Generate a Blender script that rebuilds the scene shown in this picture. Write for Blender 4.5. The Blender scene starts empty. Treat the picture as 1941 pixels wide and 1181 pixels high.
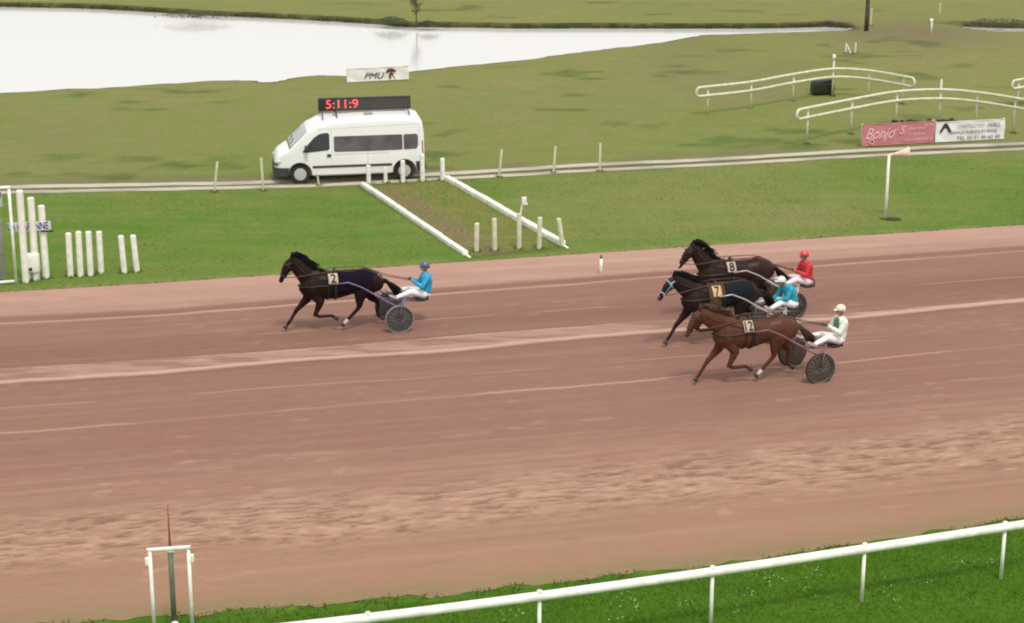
import bpy, bmesh, math, random
import numpy as np
from mathutils import Vector, Matrix

C = bpy.context.scene.collection
R = math.radians
random.seed(7)
rng = np.random.default_rng(11)

# ------------------------------------------------------------------ camera
FPX, CX, CY, PITCH, H = 3400.0, 970.5, 590.5, R(16.3), 13.6
cam_d = bpy.data.cameras.new('camera')
cam = bpy.data.objects.new('camera', cam_d); C.objects.link(cam)
cam.location = (0, 0, H); cam.rotation_euler = (R(90) - PITCH, 0, 0)
cam_d.sensor_width = 36.0; cam_d.lens = FPX / 1941 * 36.0
cam_d.clip_start = 0.5; cam_d.clip_end = 6000
bpy.context.scene.camera = cam

# ------------------------------------------------------------------ light: bright overcast afternoon
SUN_EL, SUN_ROT = R(62), R(158)
world = bpy.data.worlds.new('World'); bpy.context.scene.world = world
world.use_nodes = True
wn = world.node_tree; wn.nodes.clear()
sky = wn.nodes.new('ShaderNodeTexSky'); sky.sky_type = 'NISHITA'; sky.sun_disc = False
sky.sun_elevation = SUN_EL; sky.sun_rotation = SUN_ROT
sky.air_density = 1.2; sky.dust_density = 5.0; sky.ozone_density = 1.0
hs = wn.nodes.new('ShaderNodeHueSaturation'); hs.inputs['Saturation'].default_value = 0.22
bg = wn.nodes.new('ShaderNodeBackground'); bg.inputs['Strength'].default_value = 0.12
wo = wn.nodes.new('ShaderNodeOutputWorld')
# a high even cloud layer over the clear sky
cl = wn.nodes.new('ShaderNodeMix'); cl.data_type = 'RGBA'; cl.inputs[0].default_value = .62; cl.inputs[7].default_value = (7.6, 7.5, 7.3, 1)
wn.links.new(sky.outputs[0], hs.inputs['Color']); wn.links.new(hs.outputs[0], cl.inputs[6]); wn.links.new(cl.outputs[2], bg.inputs['Color'])
wn.links.new(bg.outputs[0], wo.inputs['Surface'])
sun_d = bpy.data.lights.new('sun', 'SUN'); sun_d.energy = 1.5; sun_d.angle = R(11); sun_d.color = (1.0, 0.95, 0.88)
sun = bpy.data.objects.new('sun', sun_d); C.objects.link(sun)
_sd = Vector((math.sin(SUN_ROT) * math.cos(SUN_EL), math.cos(SUN_ROT) * math.cos(SUN_EL), math.sin(SUN_EL)))
sun.rotation_euler = _sd.to_track_quat('Z', 'Y').to_euler()
vs = bpy.context.scene.view_settings
vs.view_transform = 'Standard'; vs.look = 'None'; vs.gamma = 1; vs.exposure = 0.25
try: bpy.context.scene.cycles.filter_width = 2.0
except Exception: pass
try: vs.use_curve_mapping = False
except Exception: pass

# ------------------------------------------------------------------ measuring the photograph
def G(px, py, z=0.0):
    """world point at height z seen at a pixel of the 1941x1181 photograph"""
    a = PITCH + math.atan((py - CY) / FPX)
    y = (H - z) / math.tan(a)
    dep = y * math.cos(PITCH) + (H - z) * math.sin(PITCH)
    return Vector(((px - CX) / FPX * dep, y, z))
def height_at(p, py):
    return H - p.y * math.tan(PITCH + math.atan((py - CY) / FPX))
def Gline(pts, z=0.0):
    return [G(x, y, z) for x, y in pts]

# ------------------------------------------------------------------ numpy noise
def vnoise(x, y, seed=0):
    xi = np.floor(x).astype(np.int64); yi = np.floor(y).astype(np.int64)
    fx = x - xi; fy = y - yi
    fx = fx * fx * (3 - 2 * fx); fy = fy * fy * (3 - 2 * fy)
    def h(a, b):
        n = (a * 374761393 + b * 668265263 + seed * 974711) & 0x7fffffff
        n = ((n ^ (n >> 13)) * 1274126177) & 0x7fffffff
        n = (n ^ (n >> 16)) & 0xffff
        return n / 65535.0
    a = h(xi, yi); b = h(xi + 1, yi); c = h(xi, yi + 1); d = h(xi + 1, yi + 1)
    return (a + (b - a) * fx) * (1 - fy) + (c + (d - c) * fx) * fy
def fbm(x, y, seed=0, octv=4):
    s = 0; amp = .5; t = 0
    for i in range(octv):
        s = s + amp * vnoise(x * 2 ** i, y * 2 ** i, seed + i * 17); t += amp; amp *= .55
    return s / t
def sstep(a, b, x):
    t = np.clip((x - a) / (b - a), 0, 1); return t * t * (3 - 2 * t)
def polydist(X, Y, pts):
    """distance to a polyline"""
    d = np.full(X.shape, 1e9)
    for (a, b) in zip(pts[:-1], pts[1:]):
        ax, ay, bx, by = a[0], a[1], b[0], b[1]
        ux, uy = bx - ax, by - ay; L2 = ux * ux + uy * uy + 1e-12
        t = np.clip(((X - ax) * ux + (Y - ay) * uy) / L2, 0, 1)
        d = np.minimum(d, np.hypot(X - ax - t * ux, Y - ay - t * uy))
    return d
def inside(X, Y, pts):
    c = np.zeros(X.shape, bool); n = len(pts)
    for i in range(n):
        x1, y1 = pts[i][0], pts[i][1]; x2, y2 = pts[(i + 1) % n][0], pts[(i + 1) % n][1]
        cond = ((y1 > Y) != (y2 > Y)) & (X < (x2 - x1) * (Y - y1) / (y2 - y1 + 1e-12) + x1)
        c ^= cond
    return c
def ycurve(pts):
    """y as a function of x along a polyline of world points"""
    xs = np.array([p[0] for p in pts]); ys = np.array([p[1] for p in pts])
    o = np.argsort(xs); xs = xs[o]; ys = ys[o]
    s0 = (ys[1] - ys[0]) / (xs[1] - xs[0]); s1 = (ys[-1] - ys[-2]) / (xs[-1] - xs[-2])
    def f(x):
        x = np.asarray(x, float)
        r = np.interp(x, xs, ys)
        r = np.where(x < xs[0], ys[0] + s0 * (x - xs[0]), r)
        return np.where(x > xs[-1], ys[-1] + s1 * (x - xs[-1]), r)
    return f

# ------------------------------------------------------------------ materials
MATS = {}
def mat(name, col, rough=.6, metal=0., spec=.5, bump=0., bscale=40., var=0., vscale=6., coat=0., emit=None, estr=0., trans=0.):
    if name in MATS: return MATS[name]
    m = bpy.data.materials.new(name); m.use_nodes = True; nt = m.node_tree
    b = nt.nodes['Principled BSDF']; N = nt.nodes.new; L = nt.links.new
    b.inputs['Base Color'].default_value = (*col, 1); b.inputs['Roughness'].default_value = rough
    b.inputs['Metallic'].default_value = metal; b.inputs['Specular IOR Level'].default_value = spec
    if coat: b.inputs['Coat Weight'].default_value = coat
    if trans: b.inputs['Transmission Weight'].default_value = trans
    if emit: b.inputs['Emission Color'].default_value = (*emit, 1); b.inputs['Emission Strength'].default_value = estr
    tc = N('ShaderNodeTexCoord')
    if var:
        n = N('ShaderNodeTexNoise'); n.inputs['Scale'].default_value = vscale; n.inputs['Detail'].default_value = 5
        mr = N('ShaderNodeMapRange'); mr.inputs[1].default_value = .3; mr.inputs[2].default_value = .7
        mr.inputs[3].default_value = 1 - var; mr.inputs[4].default_value = 1 + var * .6
        mx = N('ShaderNodeMix'); mx.data_type = 'RGBA'; mx.blend_type = 'MULTIPLY'; mx.inputs[0].default_value = 1
        mx.inputs[6].default_value = (*col, 1)
        L(tc.outputs['Object'], n.inputs['Vector']); L(n.outputs[0], mr.inputs[0]); L(mr.outputs[0], mx.inputs[7])
        L(mx.outputs[2], b.inputs['Base Color'])
    if bump:
        n2 = N('ShaderNodeTexNoise'); n2.inputs['Scale'].default_value = bscale; n2.inputs['Detail'].default_value = 4
        bp = N('ShaderNodeBump'); bp.inputs['Strength'].default_value = bump; bp.inputs['Distance'].default_value = .01
        L(tc.outputs['Object'], n2.inputs['Vector']); L(n2.outputs[0], bp.inputs['Height']); L(bp.outputs[0], b.inputs['Normal'])
    MATS[name] = m; return m

def ramp(nt, fac, stops):
    r = nt.nodes.new('ShaderNodeValToRGB'); e = r.color_ramp.elements
    while len(e) > 1: e.remove(e[-1])
    e[0].position = stops[0][0]; e[0].color = (*stops[0][1], 1)
    for p, c in stops[1:]:
        x = e.new(p); x.color = (*c, 1)
    nt.links.new(fac, r.inputs[0]); return r.outputs[0]
def mixc(nt, fac, a, b, mode='MIX'):
    m = nt.nodes.new('ShaderNodeMix'); m.data_type = 'RGBA'; m.blend_type = mode
    for s, v in ((0, fac), (6, a), (7, b)):
        if isinstance(v, (float, int)): m.inputs[s].default_value = v
        elif isinstance(v, tuple): m.inputs[s].default_value = (*v, 1)
        else: nt.links.new(v, m.inputs[s])
    return m.outputs[2]
def noise(nt, scale, detail=4, rough=.55, vec=None, dist=0):
    n = nt.nodes.new('ShaderNodeTexNoise'); n.inputs['Scale'].default_value = scale
    n.inputs['Detail'].default_value = detail; n.inputs['Roughness'].default_value = rough; n.inputs['Distortion'].default_value = dist
    if vec is not None: nt.links.new(vec, n.inputs['Vector'])
    return n.outputs[0]
def mathn(nt, op, a, b=0.0, clamp=False):
    m = nt.nodes.new('ShaderNodeMath'); m.operation = op; m.use_clamp = clamp
    for i, v in enumerate((a, b)):
        if isinstance(v, (float, int)): m.inputs[i].default_value = v
        else: nt.links.new(v, m.inputs[i])
    return m.outputs[0]
def mrange(nt, v, a, b, c=0., d=1.):
    m = nt.nodes.new('ShaderNodeMapRange'); nt.links.new(v, m.inputs[0])
    for i, q in enumerate((a, b, c, d)): m.inputs[i + 1].default_value = q
    return m.outputs[0]
def attr(nt, name):
    a = nt.nodes.new('ShaderNodeAttribute'); a.attribute_name = name; return a
def newmat(name, rough=.9, spec=.3):
    m = bpy.data.materials.new(name); m.use_nodes = True; nt = m.node_tree
    b = nt.nodes['Principled BSDF']; b.inputs['Roughness'].default_value = rough; b.inputs['Specular IOR Level'].default_value = spec
    return m, nt, b
def wpos(nt, sx=1, sy=1, sz=1, rot=0):
    g = nt.nodes.new('ShaderNodeNewGeometry'); mp = nt.nodes.new('ShaderNodeMapping')
    mp.inputs['Scale'].default_value = (sx, sy, sz); mp.inputs['Rotation'].default_value = (0, 0, rot)
    nt.links.new(g.outputs['Position'], mp.inputs['Vector']); return mp.outputs[0]
def bumpn(nt, b, h, strength, dist):
    bp = nt.nodes.new('ShaderNodeBump'); bp.inputs['Strength'].default_value = strength; bp.inputs['Distance'].default_value = dist
    nt.links.new(h, bp.inputs['Height']); nt.links.new(bp.outputs[0], b.inputs['Normal'])

# ------------------------------------------------------------------ object helpers
def tag(o, label=None, cat=None, group=None, kind=None):
    if label: o['label'] = label
    if cat: o['category'] = cat
    if group: o['group'] = group
    if kind: o['kind'] = kind
    return o
def empty(name, loc=(0, 0, 0), rz=0.0, label=None, cat=None, group=None):
    o = bpy.data.objects.new(name, None); C.objects.link(o); o.location = loc; o.rotation_euler = (0, 0, rz)
    o.empty_display_size = .2
    return tag(o, label, cat, group)
def link(name, me, m=None, parent=None, smooth=True, loc=None):
    if m is not None:
        me.materials.clear()
        for q in (m if isinstance(m, (list, tuple)) else [m]): me.materials.append(q)
    if smooth: me.shade_smooth()
    else: me.shade_flat()
    o = bpy.data.objects.new(name, me); C.objects.link(o)
    if parent is not None: o.parent = parent
    if loc is not None: o.location = loc
    return o
class MB:
    """mesh builder: collects shapes into ONE mesh"""
    def __init__(s): s.v = []; s.f = []; s.mi = []
    def add(s, v, f, mi=0):
        n = len(s.v); s.v += [tuple(p) for p in v]; s.f += [[i + n for i in q] for q in f]; s.mi += [mi] * len(f); return s
    def box(s, c, d, rot=None, mi=0):
        c = Vector(c); v = []
        for sx in (-1, 1):
            for sy in (-1, 1):
                for sz in (-1, 1):
                    p = Vector((sx * d[0] / 2, sy * d[1] / 2, sz * d[2] / 2))
                    if rot is not None: p = rot @ p
                    v.append(c + p)
        return s.add(v, [[0, 1, 3, 2], [4, 6, 7, 5], [0, 4, 5, 1], [2, 3, 7, 6], [0, 2, 6, 4], [1, 5, 7, 3]], mi)
    def bbox(s, c, d, bev=.02, rot=None, mi=0):
        """box with bevelled edges"""
        bm = bmesh.new(); bmesh.ops.create_cube(bm, size=1)
        for q in bm.verts: q.co = Vector((q.co.x * d[0], q.co.y * d[1], q.co.z * d[2]))
        bmesh.ops.bevel(bm, geom=list(bm.edges), offset=min(bev, min(d) * .45), segments=2, profile=.6, affect='EDGES')
        c = Vector(c)
        v = [c + ((rot @ q.co) if rot is not None else q.co) for q in bm.verts]
        bm.verts.index_update(); f = [[w.index for w in q.verts] for q in bm.faces]; bm.free()
        return s.add(v, f, mi)
    def tube(s, pts, rad, n=10, ref=None, caps=True, closed=False, mi=0):
        """swept elliptical tube; rad: one radius, or a list of r or (a,b): a along ref side axis, b across"""
        pts = [Vector(p) for p in pts]; k = len(pts)
        if not isinstance(rad, (list, tuple)): rad = [rad] * k
        rings = []; last = None
        for i, p in enumerate(pts):
            if closed: t = pts[(i + 1) % k] - pts[i - 1]
            else: t = pts[min(i + 1, k - 1)] - pts[max(i - 1, 0)]
            if t.length < 1e-9: t = Vector((0, 0, 1))
            t.normalize()
            if ref is not None: a = Vector(ref) - t * Vector(ref).dot(t)
            elif last is not None: a = last - t * last.dot(t)
            else:
                q = Vector((0, 0, 1)) if abs(t.z) < .9 else Vector((1, 0, 0)); a = q.cross(t)
            if a.length < 1e-6: a = t.orthogonal()
            a.normalize(); b = t.cross(a); last = a
            r = rad[i]; ra, rb = (r if isinstance(r, (list, tuple)) else (r, r))
            rings.append([p + a * (ra * math.cos(2 * math.pi * j / n)) + b * (rb * math.sin(2 * math.pi * j / n)) for j in range(n)])
        v = [q for rg in rings for q in rg]; f = []
        m = k if closed else k - 1
        for i in range(m):
            for j in range(n):
                f.append([i * n + j, i * n + (j + 1) % n, ((i + 1) % k) * n + (j + 1) % n, ((i + 1) % k) * n + j])
        if caps and not closed:
            f.append(list(range(n))[::-1]); f.append([(k - 1) * n + j for j in range(n)])
        return s.add(v, f, mi)
    def cyl(s, a, b, r, n=14, r2=None, mi=0): return s.tube([a, b], [r, r if r2 is None else r2], n, mi=mi)
    def ball(s, c, r, n=12, m=8, mi=0, rot=None):
        c = Vector(c); r = (r, r, r) if isinstance(r, (int, float)) else r; v = [Vector((0, 0, r[2]))]
        for i in range(1, m):
            th = math.pi * i / m
            for j in range(n):
                ph = 2 * math.pi * j / n
                v.append(Vector((r[0] * math.sin(th) * math.cos(ph), r[1] * math.sin(th) * math.sin(ph), r[2] * math.cos(th))))
        v.append(Vector((0, 0, -r[2]))); f = []
        for j in range(n): f.append([0, 1 + j, 1 + (j + 1) % n])
        for i in range(m - 2):
            for j in range(n): f.append([1 + i * n + j, 1 + (i + 1) * n + j, 1 + (i + 1) * n + (j + 1) % n, 1 + i * n + (j + 1) % n])
        e = len(v) - 1
        for j in range(n): f.append([e, 1 + (m - 2) * n + (j + 1) % n, 1 + (m - 2) * n + j])
        v = [c + ((rot @ q) if rot is not None else q) for q in v]
        return s.add(v, f, mi)
    def prism(s, pts2, y0, y1, mi=0):
        """polygon in xz extruded along y"""
        n = len(pts2); v = [(x, y0, z) for x, z in pts2] + [(x, y1, z) for x, z in pts2]
        f = [list(range(n)), list(range(n, 2 * n))[::-1]] + [[i, n + i, n + (i + 1) % n, (i + 1) % n] for i in range(n)]
        return s.add(v, f, mi)
    def mesh(s, name='mesh', fix=True):
        me = bpy.data.meshes.new(name); me.from_pydata([tuple(p) for p in s.v], [], s.f)
        me.polygons.foreach_set('material_index', s.mi)
        if fix:
            bm = bmesh.new(); bm.from_mesh(me); bmesh.ops.recalc_face_normals(bm, faces=bm.faces); bm.to_mesh(me); bm.free()
        me.update(); return me
    def build(s, name, m, parent=None, smooth=True, loc=None, sharp=None):
        o = link(name, s.mesh(name), m, parent, smooth, loc)
        if smooth and sharp: o.data.set_sharp_from_angle(angle=R(sharp))
        return o
def baked(me, mods):
    """apply modifiers to a mesh and return the result"""
    t = bpy.data.objects.new('tmp', me); C.objects.link(t)
    for ty, kw in mods:
        md = t.modifiers.new(ty, ty)
        for k, v in kw.items(): setattr(md, k, v)
    bpy.context.view_layer.update()
    dg = bpy.context.evaluated_depsgraph_get()
    r = bpy.data.meshes.new_from_object(t.evaluated_get(dg), depsgraph=dg)
    bpy.data.objects.remove(t); return r
def fuse(mb, vox=.02, it=6, fac=.5):
    return baked(mb.mesh(), [('REMESH', dict(mode='VOXEL', voxel_size=vox, use_smooth_shade=True)), ('SMOOTH', dict(factor=fac, iterations=it))])
def npgrid(name, X, Y, Z, m, attrs=None):
    nr, nc = X.shape; me = bpy.data.meshes.new(name); nv = nr * nc
    me.vertices.add(nv); co = np.stack([X, Y, Z], -1).reshape(-1).astype(np.float32); me.vertices.foreach_set('co', co)
    i = np.arange(nr - 1)[:, None] * nc + np.arange(nc - 1)[None, :]
    q = np.stack([i, i + 1, i + nc + 1, i + nc], -1).reshape(-1, 4)
    nf = len(q); me.loops.add(nf * 4); me.loops.foreach_set('vertex_index', q.reshape(-1).astype(np.int32))
    me.polygons.add(nf); me.polygons.foreach_set('loop_start', np.arange(0, nf * 4, 4, dtype=np.int32))
    me.update(calc_edges=True)
    for k, a in (attrs or {}).items():
        at = me.attributes.new(k, 'FLOAT', 'POINT'); at.data.foreach_set('value', a.reshape(-1).astype(np.float32))
    if me.polygons[0].normal.z < 0: me.flip_normals()
    return link(name, me, m)
def text_mesh(s, size, extrude=.004, align='CENTER', shear=0., bold=0.):
    cu = bpy.data.curves.new('txt', 'FONT'); cu.body = s; cu.size = size; cu.extrude = extrude
    cu.align_x = align; cu.align_y = 'CENTER'; cu.shear = shear; cu.offset = bold
    t = bpy.data.objects.new('txt', cu); C.objects.link(t); bpy.context.view_layer.update()
    dg = bpy.context.evaluated_depsgraph_get(); me = bpy.data.meshes.new_from_object(t.evaluated_get(dg), depsgraph=dg)
    bpy.data.objects.remove(t); return me
def put_text(name, s, size, m, parent, loc, rot=(R(90), 0, 0), width=None, **kw):
    """text lying in the xz plane facing -y"""
    me = text_mesh(s, size, **kw)
    if width:
        w = max(v.co.x for v in me.vertices) - min(v.co.x for v in me.vertices)
        k = width / w
        for v in me.vertices: v.co.x *= k
    o = link(name, me, m, parent, smooth=False); o.location = loc; o.rotation_euler = rot; return o
def shift(o, d):
    o.data.transform(Matrix.Translation(d))

# ================================================================== SETTING
# ---- outlines measured on the ground
FAR_EDGE = Gline([(-300, 576), (0, 556), (300, 538), (850, 500), (1250, 473), (1600, 450), (1941, 428), (2300, 405)])
NEAR_EDGE = Gline([(-300, 1222), (0, 1192), (390, 1164), (640, 1146), (880, 1124), (1082, 1101), (1300, 1078), (1600, 1034), (1941, 983), (2300, 928)])
yfar, ynear = ycurve(FAR_EDGE), ycurve(NEAR_EDGE)
WZ = -.28
pond_px = [(-500, 0), (-200, 4), (0, 13), (100, 15), (200, 18), (330, 26), (430, 31), (560, 37), (700, 45), (760, 51), (850, 52), (960, 54), (1080, 54), (1180, 54), (1300, 54), (1400, 54),
           (1500, 53), (1570, 51), (1615, 54), (1600, 58), (1500, 61), (1400, 64), (1330, 67), (1300, 72), (1250, 81), (1150, 93), (1050, 104), (1000, 113), (920, 121), (850, 127),
           (775, 136), (720, 141), (657, 144), (600, 143), (540, 149), (505, 157), (485, 152), (400, 153), (300, 160), (180, 167), (110, 170), (50, 174), (0, 176), (-200, 186), (-500, 196)]
pond = Gline(pond_px, WZ)
pond2 = Gline([(1832, 51), (1870, 53), (1941, 54), (2150, 56), (2150, 64), (1941, 60), (1895, 60), (1850, 55)], WZ)
ROAD_A = [(-400, 372), (0, 355), (408, 348), (560, 344), (700, 337), (900, 326), (1100, 314), (1350, 302), (1600, 287.5), (1941, 271.5), (2400, 250)]
ROAD_B = [(-400, 384), (0, 365.5), (408, 357), (560, 354), (700, 347), (900, 336), (1100, 325), (1350, 312), (1600, 298), (1941, 282), (2400, 260)]
yra, yrb = ycurve(Gline(ROAD_A)), ycurve(Gline(ROAD_B))

# ---- grass ground: one sheet to the horizon
def axis(parts):
    a = []
    for s, e, st in parts: a += list(np.arange(s, e, st))
    a.append(parts[-1][1]); return np.array(a)
gx = axis([(-3000, -400, 260), (-400, -80, 16), (-80, -44, 1.2), (-44, 44, .35), (44, 90, 1.2), (90, 400, 16), (400, 3000, 260)])
gy = axis([(-300, -20, 40), (-20, 20, 4), (20, 50, .5), (50, 78, .5), (78, 126, .22), (126, 220, 2), (220, 600, 20), (600, 4000, 340)])
X, Y = np.meshgrid(gx, gy)
near = (np.abs(X) < 90) & (Y < 230)
Z = np.where(near, (fbm(X * .12, Y * .12, 3, 3) - .5) * .22, 0.)
Z = np.where((Y > yra(X) + .6) & near, Z * sstep(0, 8, Y - yra(X)), 0.)
wob = (fbm(X * 1.6, Y * 1.6, 5, 3) - .5) + 1.6 * (fbm(X * .7, Y * .25, 6, 2) - .5)
bank = np.zeros(X.shape); dmin = np.full(X.shape, 99.)
for pl in (pond, pond2):
    d = polydist(X, Y, pl + [pl[0]]); ins = inside(X, Y, pl); sd = np.where(ins, -d, d) + wob * .25
    dmin = np.minimum(dmin, sd)
ylow1 = ycurve(pond[18:]); ylow2 = ycurve(pond2[4:])
south = np.where(X < 24.5, Y < ylow1(X) + .3, Y < ylow2(X) + .3)
lvl = WZ + dmin * np.where(south & (dmin > 0), .105, 1.4)
Z = np.where(dmin < 4, np.minimum(Z * sstep(2.2, 4, dmin), lvl), Z)
Z = np.maximum(Z, -1.2)
Z = np.where((Y < yfar(X) - .5) & (Y > ynear(X) + .5), Z - .25, Z)
bank = np.where(south, .75 * sstep(.9, .0, dmin), sstep(.75, .10, dmin)) * sstep(-.5, -.1, dmin)
bank = np.maximum(bank, .0)
# greenness: 0 dry olive field beyond the road, 1 greener verge, 2 lush foreground
verge = sstep(.3, -.8, Y - yrb(X)) * sstep(-.5, .5, Y - yfar(X))
fore = (Y < ynear(X) + .2).astype(float)
green = .42 - .009 * np.clip(Y - 58, 0, 30) + .6 * (fbm(X * .10, Y * .06, 21, 4) - .5)
tuft = sstep(.66, .78, fbm(X * .35 + 5, Y * .55, 23, 3)) * (Y > yra(X)); green = green + .25 * tuft
relv = (Y - yfar(X)) / np.maximum(yrb(X) - yfar(X), 1)
lush = .93 - .62 * sstep(-3, 5, X) * (1 - .75 * np.exp(-((relv - .06) / .10) ** 2)) + .35 * sstep(9, 14, X) + 1.0 * (fbm(X * .16, Y * .16, 31, 3) - .5)
green = np.where(verge > .01, green * (1 - verge) + verge * lush, green)
edge_dry = np.exp(-((Y - yfar(X)) / .45) ** 2) * (Y > yfar(X))
green = green - .55 * edge_dry * (fbm(X * .8, Y * .8, 8, 2) > .35)
green = np.where(fore > .5, 1.9 + .5 * (fbm(X * .6, Y * .6, 41, 3) - .5), green)
# worn ground near the gap between the ponds
gap = G(1725, 62)
tuftd = tuft
worn = np.exp(-(((X - gap.x) / 5.5) ** 2 + ((Y - gap.y) / 6) ** 2)) * .9
worn = np.maximum(worn, np.exp(-((Y - yra(X) - .9) / .5) ** 2) * sstep(.38, .6, fbm(X * .35, Y * .35, 71, 3)) * .9)
worn = np.maximum(worn, sstep(.60, .72, fbm(X * .09 + 9, Y * .055, 77, 4)) * .30 * (Y > yra(X)))

def grass_material():
    m, nt, b = newmat('grass', .95, .15)
    g = attr(nt, 'green').outputs['Fac']; wn_ = attr(nt, 'worn').outputs['Fac']; bk = attr(nt, 'bank').outputs['Fac']
    p = wpos(nt)
    n1 = noise(nt, .9, 5, .6, p); n2 = noise(nt, 6, 6, .7, p); n3 = noise(nt, 45, 3, .7, p)
    pst = wpos(nt, .25, 1.3, 1, R(-4)); n4 = noise(nt, 1.1, 5, .6, pst)
    gg = mathn(nt, 'ADD', g, mathn(nt, 'MULTIPLY', mathn(nt, 'SUBTRACT', n1, .5), .75))
    gg = mathn(nt, 'ADD', gg, mathn(nt, 'MULTIPLY', mathn(nt, 'SUBTRACT', n4, .5), .9))
    gg = mrange(nt, gg, -.5, 2.5)
    col = ramp(nt, gg, [(0.0, (.265, .205, .085)), (.13, (.225, .200, .072)), (.21, (.190, .192, .062)), (.31, (.160, .190, .050)),
                        (.42, (.125, .180, .034)), (.52, (.090, .170, .020)), (.66, (.072, .150, .012)), (.80, (.058, .135, .007)), (1, (.034, .095, .003))])
    br = mixc(nt, 1.0, mrange(nt, n2, .25, .75, .80, 1.2), mrange(nt, n3, .2, .8, .8, 1.2), 'MULTIPLY')
    col = mixc(nt, 1.0, col, br, 'MULTIPLY')
    soil = mixc(nt, n2, (.20, .145, .085), (.13, .115, .07))
    col = mixc(nt, mathn(nt, 'MULTIPLY', wn_, mrange(nt, n2, .3, .6, .5, 1.), True), col, soil)
    col = mixc(nt, mathn(nt, 'MULTIPLY', bk, mrange(nt, n1, .3, .55, .5, 1.), True), col, (.040, .040, .018))
    nt.links.new(col, b.inputs['Base Color'])
    hh = mathn(nt, 'ADD', mathn(nt, 'MULTIPLY', n2, .7), mathn(nt, 'MULTIPLY', n3, .35))
    bumpn(nt, b, hh, .35, .08); return m
M_grass = grass_material()
ground = npgrid('ground', X, Y, Z, M_grass, {'green': green, 'worn': worn, 'bank': np.maximum(bank, .38 * tuftd)})
tag(ground, kind='structure')

# ---- ponds
def water_material():
    m, nt, b = newmat('pond_water', .11, 1.0)
    b.inputs['Base Color'].default_value = (.66, .66, .63, 1); b.inputs['IOR'].default_value = 1.5  # pale base colour carries the bright sky's glare on the water
    n = noise(nt, 3.0, 3, .5, wpos(nt, .6, 2.2)); bumpn(nt, b, n, .06, .02); return m
M_water = water_material()
def pond_sheet(name, pl, grow):
    xs = [p.x for p in pl]; ys = [p.y for p in pl]
    a, b, c, d = min(xs) - grow, max(xs) + grow, min(ys) - grow, max(ys) + grow
    o = MB().add([(a, c, WZ), (b, c, WZ), (b, d, WZ), (a, d, WZ)], [[0, 1, 2, 3]]).build(name, M_water, smooth=False)
    return tag(o, kind='structure')
pond_sheet('pond', pond, .5); pond_sheet('pond', pond2, .5)

# ---- race track: dense relief mesh with ruts, harrow lines and a churned band
tx = np.arange(-33, 37.01, .07); nrow = 620
U, T = np.meshgrid(tx, np.linspace(0, 1, nrow))
YF, YN = yfar(U), ynear(U)
ragF = (fbm(U * 1.2, U * 0 + 3, 91, 4) - .5) * .35; ragN = (fbm(U * 1.5, U * 0 + 9, 92, 4) - .5) * .40
TX, TY = U, (YF + ragF) * (1 - T) + (YN + ragN) * T
Dn = TY - YN      # metres from the near edge
Df = YF - TY      # metres from the far edge
def along(pts): return ycurve(Gline(pts))(TX) - TY
wig = lambda s, a: (fbm(TX * s, TY * 0 + a, int(a) + 100, 3) - .5)
L1 = along([(0, 617), (297, 602.5), (561, 581), (850, 560), (1250, 529), (1941, 479)])
L2 = along([(0, 669), (297, 650), (528, 634), (850, 606), (1100, 588.6), (1250, 579), (1941, 527)])
L3u = along([(0, 703), (300, 683.5), (640, 660), (850, 641), (1250, 610), (1600, 598), (1941, 569)])
L3l = along([(0, 730), (300, 711.6), (500, 693), (640, 682), (850, 669), (1050, 649), (1250, 633), (1600, 607), (1941, 574)])
L4 = along([(0, 777), (297, 756), (480, 740), (900, 712), (1941, 625)])
L5 = along([(0, 826), (297, 803), (640, 773), (1240, 723), (1376, 706), (1590, 690), (1941, 655)])
L6 = along([(0, 902), (640, 858), (1300, 778), (1941, 712)])
CH = along([(0, 1045), (300, 1012), (640, 985), (900, 955), (1300, 905), (1600, 880), (1941, 838)])
hgt = np.zeros(TX.shape); pale = np.zeros(TX.shape); dark_tone = np.zeros(TX.shape)  # last mask darkens the sand beside ridges, in hoof pits and mid-track
# pale sand shoulder on the far side, with its lip
sh = sstep(.0, .3, Df) * sstep(-.15, .35, -L1 - .35)
pale += .44 * sh * (.75 + .5 * fbm(TX * .5, TY * 1.5, 7, 3)); hgt += .05 * sh
lip = np.exp(-((L1 + .42 + .1 * wig(.4, 5)) / .17) ** 2); dark_tone += .75 * lip
ln = np.exp(-((L1 + .12 * wig(.6, 6)) / .075) ** 2); pale += .60 * ln * (.55 + .8 * fbm(TX * .5, TY * 0, 8, 2)); hgt += .03 * ln
dash = sstep(.40, .60, fbm(TX * .55, TY * 0 + 4, 9, 2))
ln = np.exp(-((L2 + .12 * wig(.9, 12)) / .05) ** 2) * (.25 + .75 * dash); pale += .60 * ln; hgt += .018 * ln
# double ridge of dry sand
rb = sstep(-.02, .10, L3u + .10 * wig(1.1, 14)) * sstep(.03, -.05, L3l + .12 * wig(1.2, 15))
rag = fbm(TX * .9, TY * 5, 16, 4)
pale += rb * (.22 + .42 * sstep(.35, .62, rag)); hgt += rb * .012 * (.6 + rag)
ln = np.exp(-((L3l + .06 + .12 * wig(1.2, 15)) / .11) ** 2); pale += (1.0 + .25 * sstep(-4, 10, TX)) * ln * (.6 + .9 * fbm(TX * .8, TY * 2, 17, 3)); hgt += .025 * ln
dark_tone += .55 * np.exp(-((L3l - .15 + .12 * wig(1.2, 15)) / .08) ** 2)
ln = np.exp(-((L3u - .06 + .10 * wig(1.1, 14)) / .05) ** 2); pale += .50 * ln * (.35 + .8 * dash); hgt += .02 * ln
dash2 = sstep(.42, .58, fbm(TX * .35, TY * 0 + 8, 19, 2))
ln = np.exp(-((L4 + .1 * wig(.8, 20)) / .045) ** 2) * dash2; pale += .38 * ln
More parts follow.
